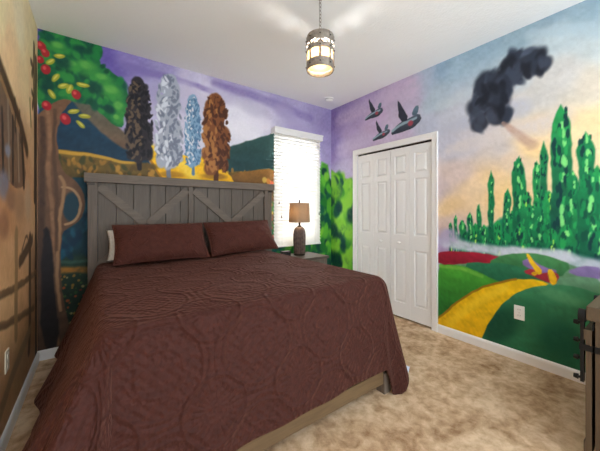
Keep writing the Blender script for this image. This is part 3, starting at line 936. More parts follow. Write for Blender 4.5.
LEFT_MURAL = [
    ('field',[(2.091,2.307,(250,230,180)),(2.513,2.525,(250,232,193)),(2.845,2.496,(250,225,176)),(2.965,2.17,(250,208,157)),(2.257,2.151,(250,211,160)),(2.667,2.135,(250,218,167)),(3.007,1.795,(220,175,129)),(2.513,1.63,(190,141,101)),(2.15,1.459,(168,116,80)),(2.667,1.384,(208,156,113)),(2.15,1.245,(197,141,97)),(2.845,1.1,(220,173,129)),(2.213,1.024,(213,163,115)),(3.051,0.692,(168,125,90)),(2.667,0.632,(220,166,117)),(2.15,0.603,(228,179,127)),(2.845,0.366,(190,144,101)),(2.15,0.336,(213,165,117)),(2.513,0.16,(188,146,104)),(2.11,0.093,(202,156,113)),(1.637,1.283,(220,177,132)),(1.379,0.961,(213,166,121)),(1.379,1.713,(250,220,171))]),
    ('poly',[(1.951,1.914),(2.13,1.907),(2.352,1.78),(2.572,1.706),(2.735,1.444),(2.456,1.371),(2.213,1.411),(1.951,1.436)],(120,96,76),(126,94,70),0.0072),
    ('line',[(1.984,2.0),(2.213,1.92),(2.513,1.809),(2.735,1.669)],0.0498,0.0498,(78,56,38),0.7),
    ('line',[(1.984,1.956),(2.213,1.876),(2.513,1.745)],0.0191,0.0191,(158,120,82),0.7),
    ('line',[(2.091,1.763),(2.11,1.455)],0.0216,0.0216,(54,42,38),0.7),
    ('line',[(2.213,1.854),(2.235,1.425)],0.0171,0.0171,(150,130,112),0.7),
    ('line',[(2.327,1.785),(2.327,1.422)],0.0212,0.0212,(60,46,40),0.7),
    ('line',[(2.456,1.745),(2.484,1.436)],0.0182,0.0182,(166,140,116),0.7),
    ('line',[(2.572,1.706),(2.635,1.409)],0.0275,0.0275,(58,44,36),0.7),
    ('line',[(2.377,1.906),(2.39,1.729)],0.0168,0.0168,(70,56,44),0.7),
    ('line',[(2.513,1.873),(2.527,1.684)],0.0157,0.0157,(80,62,46),0.7),
    ('ell',2.13,1.378,0.099,0.074,0,(126,128,146),1),
    ('ell',2.303,1.304,0.119,0.058,0,(150,110,84),1),
    ('ell',2.213,1.577,0.065,0.033,0,(140,144,160),1),
    ('ell',2.513,1.278,0.145,0.102,0,(176,134,98),1),
    ('ell',2.13,1.166,0.099,0.074,0,(150,104,74),1),
    ('ell',2.771,1.318,0.108,0.143,0,(198,164,130),1),
    ('line',[(3.007,2.537),(3.007,2.185),(3.051,1.804),(3.029,1.327)],0.0325,0.0325,(74,56,40),0.6),
    ('line',[(2.884,2.351),(2.965,2.355),(2.924,2.277)],0.0263,0.0263,(84,64,44),0.6),
    ('line',[(2.924,2.141),(2.99,2.117),(2.944,2.041)],0.0267,0.0267,(84,64,44),0.6),
    ('line',[(3.096,2.458),(3.096,0.038)],0.0383,0.0383,(60,46,36),0.6),
    ('line',[(2.845,2.055),(2.884,1.881)],0.0207,0.0207,(150,130,80),0.6),
    ('line',[(1.889,0.831),(2.213,0.792),(2.572,0.761),(3.096,0.748)],0.021,0.021,(120,92,66),0.6),
    ('line',[(1.889,0.844),(2.213,0.809),(2.572,0.781),(3.096,0.764)],0.0079,0.0079,(140,104,70),0.6),
    ('line',[(1.889,0.683),(2.213,0.615),(2.572,0.551),(3.007,0.482)],0.021,0.021,(116,88,62),0.6),
    ('line',[(1.889,0.697),(2.213,0.632),(2.572,0.571),(3.007,0.506)],0.0079,0.0079,(146,108,74),0.6),
    ('line',[(2.572,0.984),(2.735,1.092),(2.845,0.954)],0.0112,0.0112,(120,92,66),0.6),
    ('line',[(2.513,0.914),(2.924,1.02)],0.0426,0.0426,(96,72,52),0.6),
    ('line',[(2.416,1.112),(2.416,0.818),(2.408,0.473)],0.0373,0.0373,(160,124,84),0.6),
    ('line',[(2.382,1.108),(2.377,0.49)],0.0139,0.0139,(168,130,84),0.6),
    ('line',[(2.845,1.042),(2.845,0.439),(2.807,0.234)],0.0443,0.0443,(96,72,52),0.6),
    ('line',[(2.018,0.201),(2.352,0.297),(2.845,0.366)],0.0407,0.0407,(160,130,96),0.6),
]

# ------------------------------------------------------------------ the room
WX0, WX1, WZ0, WZ1 = 1.87, 2.56, 0.86, 2.23          # window opening
DY0, DY1, DZ1 = 1.598, 2.640, 1.992                   # closet opening

mural_wall('wall_back', BACK_MURAL, 'x', BY, LX, RX, 0.006, 0.006, (WX0, WX1, WZ0, WZ1), 1, 11)
mural_wall('wall_right', RIGHT_MURAL, 'y', RX, FY, BY, 0.006, 0.006, (DY0, DY1, -1.0, DZ1), -1, 23)
mural_wall('wall_left', LEFT_MURAL, 'y', LX, FY, BY, 0.008, 0.008, None, 1, 37)

MB().box((LX - .1, FY, -.06), (RX + .8, BY + .1, 0)).build('floor', M['carpet'])['kind'] = 'structure'
MB().box((LX - .1, FY, H), (RX + .8, BY + .1, H + .06)).build('ceiling', M['ceiling'])['kind'] = 'structure'


def baseboard(name, p0, p1, inward):
    p0, p1, n = Vector(p0), Vector(p1), Vector(inward)
    mb = MB()
    prof = [(0.0, 0.0), (0.014, 0.0), (0.014, 0.058), (0.011, 0.070), (0.006, 0.078), (0.0, 0.082)]
    rows = [[mb.bm.verts.new(p + n * d + Vector((0, 0, z))) for d, z in prof] for p in (p0, p1)]
    for i in range(len(prof)):
        j = (i + 1) % len(prof)
        mb.bm.faces.new((rows[0][i], rows[0][j], rows[1][j], rows[1][i]))
    mb.bm.faces.new(rows[0])
    mb.bm.faces.new(rows[1][::-1])
    return structure(mb.build(name, M['trim']))


baseboard('baseboard_left', (LX, FY, 0), (LX, BY, 0), (1, 0, 0))
baseboard('baseboard_back', (LX, BY, 0), (RX, BY, 0), (0, -1, 0))
baseboard('baseboard_right', (RX, FY, 0), (RX, 1.540, 0), (-1, 0, 0))
baseboard('trim_1', (RX, 2.700, 0), (RX, BY, 0), (-1, 0, 0))

# window: reveal, sash frame, sill and glass behind the blind
win = bpy.data.objects.new('window_1', None)
win.location = (2.215, BY, WZ0)
COL.objects.link(win)
structure(win)
mb = MB()
T = 0.13
mb.box((WX0 - .02, BY + .001, WZ0 - .02), (WX0, BY + T, WZ1 + .02)).box((WX1, BY + .001, WZ0 - .02), (WX1 + .02, BY + T, WZ1 + .02))
mb.box((WX0, BY + .001, WZ1), (WX1, BY + T, WZ1 + .02)).box((WX0, BY + .001, WZ0 - .02), (WX1, BY + T, WZ0))
mb.build('reveal', M['trim'], win)
mb = MB()
for lo, hi in (((WX0, WZ0), (WX0 + .045, WZ1)), ((WX1 - .045, WZ0), (WX1, WZ1)), ((WX0, WZ0), (WX1, WZ0 + .05)),
               ((WX0, WZ1 - .05), (WX1, WZ1)), ((WX0, 1.55), (WX1, 1.59))):
    mb.box((lo[0], BY + .075, lo[1]), (hi[0], BY + .115, hi[1]))
mb.build('frame', M['trim'], win)
MB().box((WX0 + .04, BY + .093, WZ0 + .04), (WX1 - .04, BY + .097, WZ1 - .04)).build('glass', M['glass'], win)

# closet: casing and four bifold leaves with raised panels
closet = bpy.data.objects.new('door_1', None)
closet.location = (RX, (DY0 + DY1) / 2, 0)
COL.objects.link(closet)
structure(closet)
CW = 0.062
mb = MB()
for lo, hi in (((DY0 - CW, 0), (DY0 - .002, DZ1 + CW)), ((DY1 + .002, 0), (DY1 + CW, DZ1 + CW)), ((DY0 - .002, DZ1), (DY1 + .002, DZ1 + CW))):
    mb.box((RX - .016, lo[0], lo[1]), (RX + .001, hi[0], hi[1]), bevel=.004)
mb.box((RX - .022, DY0 - CW - .004, 0), (RX - .001, DY0 - CW + .012, DZ1 + CW + .004), bevel=.003)
mb.box((RX - .022, DY1 + CW - .012, 0), (RX - .001, DY1 + CW + .004, DZ1 + CW + .004), bevel=.003)
mb.box((RX - .022, DY0 - CW + .010, DZ1 + CW - .012), (RX - .001, DY1 + CW - .010, DZ1 + CW + .004), bevel=.003)
mb.build('casing', M['trim'], closet)
mb = MB()
mb.box((RX + .001, DY0 - .02, 0), (RX + .09, DY0, DZ1 + .02)).box((RX + .001, DY1, 0), (RX + .09, DY1 + .02, DZ1 + .02))
mb.box((RX + .001, DY0, DZ1), (RX + .09, DY1, DZ1 + .02))
mb.build('jamb', M['trim'], closet)
mb = MB()
mb.box((RX + .60, DY0 - .1, 0), (RX + .62, DY1 + .1, DZ1 + .1)).box((RX + .09, DY0 - .12, 0), (RX + .6, DY0 - .1, DZ1 + .1))
mb.box((RX + .09, DY1 + .1, 0), (RX + .6, DY1 + .12, DZ1 + .1)).box((RX + .09, DY0 - .1, DZ1 + .08), (RX + .6, DY1 + .1, DZ1 + .1))
mb.build('closet_light_block', M['dark_gap'], closet)  # unseen dark box added behind the leaves to keep world light out
MB().box((RX + .012, DY0 + .004, DZ1 - .018), (RX + .045, DY1 - .004, DZ1 - .001)).build('track', M['bronze'], closet)


def leaf_mesh(y0, y1):
    mb = MB()
    xf, xb = RX + .010, RX + .042
    z0, z1 = .018, DZ1 - .022
    ins = .052
    rows = [(z0 + .165, .80), (.965, 1.605), (1.665, 1.885)]
    mb.box((xf + .017, y0, z0), (xb, y1, z1))                           # core, seen at the bottom of each panel groove
    mb.box((xf, y0, z0), (xf + .018, y0 + ins, z1), bevel=.002).box((xf, y1 - ins, z0), (xf + .018, y1, z1), bevel=.002)
    lv = [z0] + [z for r in rows for z in r] + [z1]
    for a, b in zip(lv[0::2], lv[1::2]):
        mb.box((xf, y0 + ins - .001, a), (xf + .018, y1 - ins + .001, b))
    for a, b in rows:                                                   # raised field with sloped shoulders
        o, i = .012, .032
        q = [(y0 + ins + o, a + o), (y1 - ins - o, a + o), (y1 - ins - o, b - o), (y0 + ins + o, b - o)]
        p = [(y0 + ins + i, a + i), (y1 - ins - i, a + i), (y1 - ins - i, b - i), (y0 + ins + i, b - i)]
        vo = [mb.bm.verts.new((xf + .0168, y, z)) for y, z in q]
        vi = [mb.bm.verts.new((xf + .002, y, z)) for y, z in p]
        mb.bm.faces.new(vi)
        for k in range(4):
            mb.bm.faces.new((vo[k], vo[(k + 1) % 4], vi[(k + 1) % 4], vi[k]))
    return mb


lw = (DY1 - DY0 - .008) / 4
for k in range(4):
    y0 = DY0 + .004 + k * lw
    leaf = leaf_mesh(y0 + (.004 if k == 2 else .0015), y0 + lw - (.004 if k == 1 else .0015)).build('door_leaf', M['door'], closet)
    if k in (1, 2):
        yc = y0 + lw / 2
        kb = MB()
        kb.cyl((RX + .010, yc, .875), (RX - .012, yc, .875), .008, seg=14)
        kb.ball((RX - .020, yc, .875), .017, .75, 1, 1)
        kb.build('knob', M['trim'], leaf, smooth=True)

# ------------------------------------------------------------------ bed
bed = thing('bed', (0.82, 2.1, 0), 'grey weathered wood bed with a tall plank headboard and crossed braces', 'bed')
HX0, HX1, HXL, HXR, HXM = -0.074, 1.755, 0.004, 1.646, 0.785
mb = MB()
n = 12
w = (HXR - HXL) / n
for i in range(n):
    mb.box((HXL + i * w + .002, 3.052, .30), (HXL + (i + 1) * w - .002, 3.078, 1.50), bevel=.003)
hb = mb.build('plank_panel', M['plank'], bed)
for x0, x1 in ((HX0 + .008, HXL), (HXR, HX1 - .008)):
    MB().box((x0, 3.03, 0), (x1, 3.095, 1.49), bevel=.004).build('post', M['grey_wood'], bed)
MB().box((HX0 - .016, 3.004, 1.49), (HX1 + .016, 3.118, 1.567), bevel=.005).build('top_cap', M['grey_wood_x'], bed)
MB().box((HXM - .02, 3.030, .40), (HXM + .02, 3.052, 1.49), bevel=.003).build('centre_stile', M['grey_wood'], bed)
MB().box((HXL, 3.030, .34), (HXR, 3.052, .46), bevel=.003).build('lower_rail', M['grey_wood_x'], bed)
for a, b in ((HXL, HXM - .02), (HXM + .02, HXR)):
    mx, mz = (a + b) / 2, 1.105
    for sx in (-1, 1):
        for sz in (-1, 1):
            ex = a + .012 if sx < 0 else b - .012
            ez = 1.455 if sz > 0 else .755
            p0 = Vector((mx + sx * .012, 3.041, mz + sz * .012))
            d = Vector((ex, 3.041, ez)) - p0
            MB().bar(p0, p0 + d, .070, .020, bevel=.003).build('brace', M['grey_wood_x'], bed)
for x in (HX0 + .03, HX1 - .03):
    MB().box((x - .028, 3.024, 1.466), (x + .028, 3.031, 1.489), bevel=.002).build('bracket', M['bronze'], bed)
for x0, x1 in ((.015, .055), (1.56, 1.60)):
    MB().box((x0, 1.24, .12), (x1, 3.03, .22), bevel=.004).build('side_rail', M['rail_wood'], bed)
MB().box((.04, 1.228, .068), (1.575, 1.262, .155), bevel=.005).build('foot_rail', M['rail_wood'], bed)
for x in (.03, 1.61):
    MB().box((x - .035, 1.218, 0), (x + .035, 1.288, .14), bevel=.004).build('leg', M['grey_wood'], bed)

mat_o = MB().box((.065, 1.345, .2205), (1.545, 2.995, .762), bevel=.05).build('mattress', M['mattress'], None, smooth=True, loc=(.81, 2.15, .2))
tag(mat_o, 'mattress of the bed lying hidden under the brown quilt', 'mattress')


# quilt: a cloth unfolded in metres, draped over three sides with loose rounded corners
def quilt():
    X0, X1, Y0, Y1, Z = 0.045, 1.565, 1.315, 2.985, 0.790
    nx, ny, nr, nc = 92, 100, 60, 34
    rng = random.Random(5)
    bm = bmesh.new()
    uvl = bm.loops.layers.uv.new('cloth')
    uvs = {}

    def top_z(x, y):
        a = (x - X0) / (X1 - X0)
        b = (y - Y0) / (Y1 - Y0)
        edge = min(a, 1 - a, b) * 8
        s = max(0, min(1, edge))
        return Z + s * (.012 * math.sin(2.1 * x + 1.0) * math.sin(1.7 * y) + .004 * math.sin(11 * x + 5 * y) + .003 * math.sin(17 * y - 6 * x)) + .006 * s

    def vert(p, uv):
        v = bm.verts.new(p)
        uvs[v] = uv
        return v

    def drop(base, th, alpha, s, wave, r0=.055):
        """cloth distance s past the edge, hanging outward along th, alpha off plumb"""
        phi = PI / 2 - alpha
        L = r0 * phi
        if s <= L:
            out, down = r0 * math.sin(s / r0), r0 * (1 - math.cos(s / r0))
        else:
            out = r0 * math.sin(phi) + (s - L) * math.sin(alpha)
            down = r0 * (1 - math.cos(phi)) + (s - L) * math.cos(alpha)
        out += wave * (max(0, s - .08) / .6) ** 1.3
        return (base[0] + math.cos(th) * out, base[1] + math.sin(th) * out, max(.012, Z - down))

    xs = [X0 + (X1 - X0) * i / nx for i in range(nx + 1)]
    ys = [Y0 + (Y1 - Y0) * j / ny for j in range(ny + 1)]
    top = [[vert((x, y, top_z(x, y)), (x, y)) for y in ys] for x in xs]
    for i in range(nx):
        for j in range(ny):
            bm.faces.new((top[i][j], top[i + 1][j], top[i + 1][j + 1], top[i][j + 1]))
    # the edge walked from the head on the left, round the foot, to the head on the right
    cols = []
    AL, AF, AR = .37, .115, .22
    smooth = lambda t: t * t * (3 - 2 * t)
    for j in range(ny, 0, -1):
        y = ys[j]
        t = (y - Y0) / (Y1 - Y0)
        wv = .020 * math.sin(y * 9 + .6) + .012 * math.sin(y * 21)
        cols.append(((X0, y), PI, AL * (1.22 - .25 * t), .70, wv * min(1, t * 4), top[0][j]))
    for c in range(nc + 1):                                   # left foot corner
        t = c / nc
        th = PI + t * PI / 2
        a = AL * 1.25 * (1 - smooth(t)) + AF * smooth(t) + .22 * math.sin(PI * t)
        rm = .70 * (1 - t) + .645 * t + .17 * math.sin(PI * t)
        wv = .055 * math.sin(PI * t) * math.sin(t * 16)
        cols.append(((X0, Y0), th, a, rm, wv, top[0][0]))
    for i in range(1, nx):
        x = xs[i]
        t = (x - X0) / (X1 - X0)
        wv = (.010 + .010 * math.sin(x * 7.5 + .4) + .005 * math.sin(x * 19)) * min(1, t * 5, (1 - t) * 5)
        cols.append(((x, Y0), 1.5 * PI, AF, .645 + .012 * math.sin(x * 4), wv, top[i][0]))
    for c in range(nc + 1):                                   # right foot corner
        t = c / nc
        th = 1.5 * PI + t * PI / 2
        a = AF * (1 - smooth(t)) + AR * smooth(t) 
        rm = .645 * (1 - t) + .70 * t + .20 * math.exp(-((t - .30) / .20) ** 2) * math.sin(PI * t) ** .5 + .04 * math.sin(PI * t)
        wv = .022 * math.sin(PI * t) * math.sin(t * 13 + 1.0) + .03 * smooth(t)
        cols.append(((X1, Y0), th, a, rm, wv, top[nx][0], .055 + .075 * smooth(t)))
    for j in range(1, ny + 1):
        y = ys[j]
        t = (y - Y0) / (Y1 - Y0)
        wv = .018 * math.sin(y * 8 + 2.0) * min(1, t * 4)
        cols.append(((X1, y), 0.0, AR * (1 - t) ** 1.5 + .02, .70 - .04 * t, wv * (1 - t) + .03 * (1 - t) ** 2, top[nx][j], .13 - .06 * t))
    grid = []
    for base, th, al, rm, wv, tv, *rr in cols:
        col = [tv]
        for k in range(1, nr + 1):
            s = rm * k / nr
            col.append(vert(drop(base, th, al, s, wv, *rr), (base[0] + math.cos(th) * s, base[1] + math.sin(th) * s)))
        grid.append(col)
    for a, b in zip(grid, grid[1:]):
        for k in range(nr):
            f = [a[k], b[k], b[k + 1], a[k + 1]]
            f = [v for i, v in enumerate(f) if v not in f[:i]]
            if len(f) >= 3:
                bm.faces.new(f)
    for f in bm.faces:
        for l in f.loops:
            l[uvl].uv = uvs[l.vert]
    bmesh.ops.recalc_face_normals(bm, faces=bm.faces)
    off = Vector((.8, 2.15, .2))
    bmesh.ops.translate(bm, verts=bm.verts, vec=-off)
    me = bpy.data.meshes.new('quilt')
    bm.to_mesh(me)
    bm.free()
    me.polygons.foreach_set('use_smooth', [True] * len(me.polygons))
    me.materials.append(M['quilt'])
    o = bpy.data.objects.new('quilt', me)
    o.location = off
    COL.objects.link(o)
    sm = o.modifiers.new('thickness', 'SOLIDIFY')
    sm.thickness = .010
    sm.offset = -1
    return tag(o, 'brown embossed quilt draped over the bed almost to the carpet', 'quilt')


q = quilt()
mb = MB()
mb.box((1.828, 1.205, .070), (1.834, 1.245, .112), rot=Euler((.2, .3, .5)))
mb.build('care_tag', M['tag'], q)['label'] = 'small pale cloth tag'


# pillows: a stuffed cushion leaning on the headboard
def pillow(name, centre, w, h, t, lean, turn, mat, label, group, roll=0.0, piping=True, seed=1):
    root = thing(name, centre, label, 'pillow', group)
    rot = Euler((0, 0, turn)).to_matrix() @ Euler((-lean, 0, 0)).to_matrix() @ Euler((0, roll, 0)).to_matrix()
    n = 44
    rng = random.Random(seed)
    ph = [rng.uniform(0, 6) for _ in range(6)]

    def pt(a, b, side):
        # a, b in -1..1 across and up; corners pulled out into soft points
        e = (1 - abs(a) ** 3) * (1 - abs(b) ** 2.6)
        thick = t / 2 * max(0, e) ** .58
        thick *= 1 + .05 * math.sin(5 * a + ph[0]) * math.sin(4 * b + ph[1]) + .03 * math.sin(13 * a + ph[2] + 6 * b)
        px = a * w / 2 * (1 - .05 * (1 - abs(b) ** 2.0) * abs(a) ** 3)
        pz = b * h / 2 * (1 - .07 * (1 - abs(a) ** 2.0) * abs(b) ** 3)
        return rot @ Vector((px, -thick * side - .000, pz))
    bm = bmesh.new()
    uvl = bm.loops.layers.uv.new('cloth')
    for side in (1, -1):
        g = [[bm.verts.new(pt(-1 + 2 * i / n, -1 + 2 * j / n, side)) for j in range(n + 1)] for i in range(n + 1)]
        for i in range(n):
            for j in range(n):
                f = bm.faces.new((g[i][j], g[i + 1][j], g[i + 1][j + 1], g[i][j + 1]))
                for l, (a, b) in zip(f.loops, ((i, j), (i + 1, j), (i + 1, j + 1), (i, j + 1))):
                    l[uvl].uv = (a / n * w, b / n * h)
    bmesh.ops.remove_doubles(bm, verts=bm.verts, dist=1e-5)
    bmesh.ops.recalc_face_normals(bm, faces=bm.faces)
    me = bpy.data.meshes.new('cover')
    bm.to_mesh(me)
    bm.free()
    me.polygons.foreach_set('use_smooth', [True] * len(me.polygons))
    me.materials.append(mat)
    o = bpy.data.objects.new('cover', me)
    COL.objects.link(o)
    o.parent = root
    if piping:
        pts = []
        for k in range(4):
            for i in range(24):
                s = -1 + 2 * i / 24
                a, b = ((s, -1), (1, s), (-s, 1), (-1, -s))[k]
                pts.append(Vector(centre) + pt(a, b, 1))
        MB().tube(pts, .006, 6, loop=True).build('piping', mat, root, smooth=True)
    return root


PG = None
pillow('pillow', (.482, 2.772, .966), .755, .385, .185, .66, .00, M['sham'], 'long brown quilted pillow nearest the left headboard post, in front of the white one', PG, 0.0, True, 3)
pillow('pillow', (1.252, 2.790, .974), .750, .380, .185, .64, .03, M['sham'], 'brown quilted pillow at the window end of the headboard, nearest the lamp', PG, -.02, True, 8)
pillow('pillow', (.437, 2.948, .945), .74, .285, .052, .50, .0, M['white_fabric'], 'white pillow peeking out behind a brown pillow at the headboard', PG, 0.0, False, 5)

# ------------------------------------------------------------------ nightstand, lamp, small box
NX0, NX1, NY0, NY1, NZ = 1.80, 2.345, 2.645, 3.085, .685
ns = thing('nightstand', ((NX0 + NX1) / 2, (NY0 + NY1) / 2, 0), 'grey wood nightstand between the bed and the green hedge wall, below the window', 'nightstand')
MB().box((NX0, NY0, NZ - .030), (NX1, NY1, NZ), bevel=.004).build('top', M['stand'], ns)
mb = MB()
for x0, x1 in ((NX0 + .02, NX0 + .04), (NX1 - .04, NX1 - .02)):
    mb.box((x0, NY0 + .02, .10), (x1, NY1 - .01, NZ - .03))
mb.box((NX0 + .04, NY1 - .03, .10), (NX1 - .04, NY1 - .01, NZ - .03)).box((NX0 + .04, NY0 + .02, .10), (NX1 - .04, NY1 - .03, .12))
mb.build('body', M['grey_wood'], ns)
for z0, z1 in ((.13, .385), (.395, .65)):
    d = MB().box((NX0 + .045, NY0 + .005, z0), (NX1 - .045, NY0 + .025, z1), bevel=.003).build('drawer', M['plank'], ns)
    MB().cyl((2.0725, NY0 + .005, (z0 + z1) / 2), (2.0725, NY0 - .018, (z0 + z1) / 2), .006, .013, 14).build('knob', M['bronze'], d)
for x in (NX0 + .04, NX1 - .04):
    for y in (NY0 + .04, NY1 - .03):
        MB().box((x - .02, y - .02, 0), (x + .02, y + .02, .10), bevel=.002).build('leg', M['grey_wood'], ns)

LPX, LPY = 2.075, 2.905
lamp = thing('table_lamp', (LPX, LPY, NZ), 'table lamp with brown ribbed base and tan drum shade on nightstand', 'lamp')
c = (LPX, LPY, NZ)
MB().lathe(c, [(.060, 0), (.072, .002), (.074, .014), (.068, .020)], 40).build('foot', M['bronze'], lamp, smooth=True)
MB().lathe(c, [(.060, .018), (.070, .030), (.073, .10), (.076, .18), (.077, .25), (.073, .30), (.060, .335), (.040, .352), (.024, .358)], 96, 16, .14).build('base', M['lamp_base'], lamp, smooth=True, angle=75)
MB().lathe(c, [(.026, .356), (.026, .368), (.013, .374), (.012, .44), (.019, .442), (.019, .475), (.010, .478)], 24).build('neck', M['bronze'], lamp, smooth=True)
mb = MB()
mb.lathe(c, [(.134, .415), (.124, .655), (.121, .655), (.131, .415)], 56, closed=True)
shade = mb.build('lamp_shade', M['shade'], lamp, smooth=True)
for k in range(3):
    a = 2 * PI * k / 3
    MB().bar((LPX, LPY, NZ + .640), (LPX + .1215 * math.cos(a), LPY + .1215 * math.sin(a), NZ + .650), .004, .004, up=(0, 0, 1)).build('shade_wire', M['bronze'], shade)
MB().lathe(c, [(.006, .478), (.004, .50), (.003, .655), (.011, .660), (.012, .672), (.005, .680), (.009, .688), (.001, .698)], 18).build('finial', M['bronze'], lamp, smooth=True)
MB().lathe((LPX + .03, LPY, NZ), [(.012, .475), (.014, .50), (.027, .54), (.027, .565), (.012, .59), (.001, .593)], 20).build('bulb', M['bulb'], lamp, smooth=True)
ld = bpy.data.lights.new('table_lamp_glow', 'POINT')
ld.energy, ld.color, ld.shadow_soft_size = 1.1, (1.0, .80, .55), .03
lo_ = bpy.data.objects.new('table_lamp_glow', ld)
lo_.location = (LPX - .04, LPY, NZ + .54)
COL.objects.link(lo_)

bx_ = thing('small_box', (1.885, 2.93, NZ), 'small black box on the nightstand, on the bed side of the lamp', 'box')
MB().box((1.830, 2.90, NZ), (1.940, 2.965, NZ + .045), bevel=.006).build('box_body', M['black_plastic'], bx_)
MB().box((1.828, 2.898, NZ + .046), (1.942, 2.967, NZ + .062), bevel=.006).build('lid', M['bronze'], bx_)

# ------------------------------------------------------------------ window blind
BX0, BX1, BZ0, BZ1, BYC = 1.826, 2.590, .775, 2.330, 3.118
bl = thing('window_blind', ((BX0 + BX1) / 2, BYC, BZ0), 'closed white slatted blind covering the window behind the lamp', 'blind')
mb = MB()
mb.box((BX0 - .012, 3.070, 2.228), (BX1 + .012, 3.084, 2.300), bevel=.004)
mb.box((BX0 - .012, 3.084, 2.228), (BX0, 3.160, 2.300)).box((BX1, 3.084, 2.228), (BX1 + .012, 3.160, 2.300))
mb.box((BX0 - .016, 3.062, 2.286), (BX1 + .016, 3.084, 2.308), bevel=.003)
mb.build('valance', M['trim'], bl)
MB().box((BX0 + .004, 3.092, 2.240), (BX1 - .004, 3.150, 2.284)).build('head_rail', M['trim'], bl)
pitch = .0438
n = 33
for k in range(n):
    zc = 2.222 - k * pitch
    mb = MB()
    mb.box((BX0 + .004, BYC - .025, zc - .0014), (BX1 - .004, BYC + .025, zc + .0014), rot=Euler((math.radians(63), 0, 0)))
    mb.build('slat', M['slat'], bl)
MB().box((BX0 + .004, BYC - .024, BZ0), (BX1 - .004, BYC + .024, BZ0 + .018), bevel=.004).build('bottom_rail', M['trim'], bl)
for x in (BX0 + .11, (BX0 + BX1) / 2, BX1 - .11):
    for dy in (-.0225, .0225):
        MB().cyl((x, BYC + dy, BZ0 + .018), (x, BYC + dy, 2.240), .0014, seg=6).build('ladder_cord', M['cord'], bl)
for x, z in ((BX0 + .055, 1.36), (BX0 + .095, 1.18), (BX1 - .05, 1.22)):
    cd = MB().cyl((x, 3.078, z), (x, 3.090, 2.240), .0018, seg=6).build('pull_cord', M['cord'], bl)
    MB().lathe((x, 3.078, z - .035), [(.002, .04), (.006, .03), (.008, .004), (.003, 0)], 12).build('tassel', M['lamp_base'], cd, smooth=True)

# ------------------------------------------------------------------ pendant lamp
PX, PY = 1.282, 1.542
pd = thing('pendant_lamp', (PX, PY, H), 'round industrial pendant lamp of pierced grey metal hanging on a chain', 'pendant lamp')
MB().lathe((PX, PY, H), [(.024, 0), (.024, -.004), (.018, -.009), (.008, -.014), (.001, -.014)], 32).build('canopy', M['galv'], pd, smooth=True)
mb = MB()
z, k = H - .012, 0
while z > 2.500:
    pts = []
    for i in range(14):
        a = 2 * PI * i / 14
        d, e = .0085 * math.cos(a), .0165 * math.sin(a)
        pts.append((PX + (d if k % 2 else 0), PY + (0 if k % 2 else d), z - .0165 + e))
    mb.tube(pts, .0024, 6, loop=True)
    z -= .0265
    k += 1
mb.build('chain', M['galv'], pd, smooth=True)


def band(z0, z1, r0=.0905, r1=.0945):
    return MB().lathe((PX, PY, 0), [(r0, z0), (r1, z0), (r1, z1), (r0, z1)], 56, closed=True)


band(2.408, 2.470).build('metal_band', M['galv'], pd, smooth=True)
band(2.353, 2.384).build('metal_band', M['galv'], pd, smooth=True)
band(2.228, 2.288).build('metal_band', M['galv'], pd, smooth=True)
MB().lathe((PX, PY, 0), [(.0925, 2.463), (.0925, 2.469), (.030, 2.474), (.012, 2.494), (.006, 2.500), (.001, 2.500)], 48).build('top_plate', M['galv'], pd, smooth=True)
for k in range(8):
    a = 2 * PI * k / 8 + math.radians(-129.7)
    p = lambda z, r=.0965: (PX + r * math.cos(a), PY + r * math.sin(a), z)
    st = MB().bar(p(2.232), p(2.466), .016, .003, up=(math.cos(a), math.sin(a), 0)).build('strap', M['galv'], pd)
    for z in (2.255, 2.368, 2.440):
        MB().ball(p(z, .0985), .0055, seg=10).build('rivet', M['bronze'], st, smooth=True)
    if k % 2 == 0:
        for sg in (-1, 1):                      # slanting ties across the upper opening
            pts = [(PX + .0945 * math.cos(a + sg * t * .7), PY + .0945 * math.sin(a + sg * t * .7), 2.412 - .030 * t) for t in (0, .25, .5, .75, 1)]
            MB().tube(pts, .006, 6).build('tie', M['galv'], pd, smooth=True)
mb = MB()
mb.lathe((PX, PY, 0), [(.084, 2.262), (.087, 2.262), (.087, 2.380), (.084, 2.380)], 48, closed=True)
mb.build('glass_shade', M['diffuser'], pd, smooth=True)
MB().lathe((PX, PY, 0), [(.001, 2.258), (.083, 2.258), (.083, 2.262), (.001, 2.262)], 48).build('diffuser_plate', M['diffuser_plate'], pd, smooth=True)
MB().lathe((PX, PY, 0), [(.020, 2.462), (.020, 2.415), (.014, 2.410)], 20).build('socket', M['bronze'], pd, smooth=True)
MB().lathe((PX, PY, 0), [(.013, 2.412), (.015, 2.395), (.030, 2.355), (.030, 2.335), (.018, 2.312), (.001, 2.306)], 24).build('bulb', M['bulb'], pd, smooth=True)
pl = bpy.data.lights.new('pendant_glow', 'POINT')
pl.energy, pl.color, pl.shadow_soft_size = 26, (1.0, .965, .91), .04
po = bpy.data.objects.new('pendant_glow', pl)
po.location = (PX, PY, 2.292)
COL.objects.link(po)

# ------------------------------------------------------------------ fittings
sd = thing('smoke_detector', (2.53, 2.86, H), 'small round white smoke detector on the ceiling above the window corner', 'smoke detector')
MB().lathe((2.53, 2.86, H), [(.062, 0), (.062, -.010), (.052, -.014), (.050, -.030), (.040, -.036), (.001, -.036)], 36).build('housing', M['plate'], sd, smooth=True)
MB().lathe((2.53, 2.86, H), [(.053, -.015), (.0535, -.017), (.0525, -.019)], 36, closed=True).build('vent_ring', M['slot'], sd)


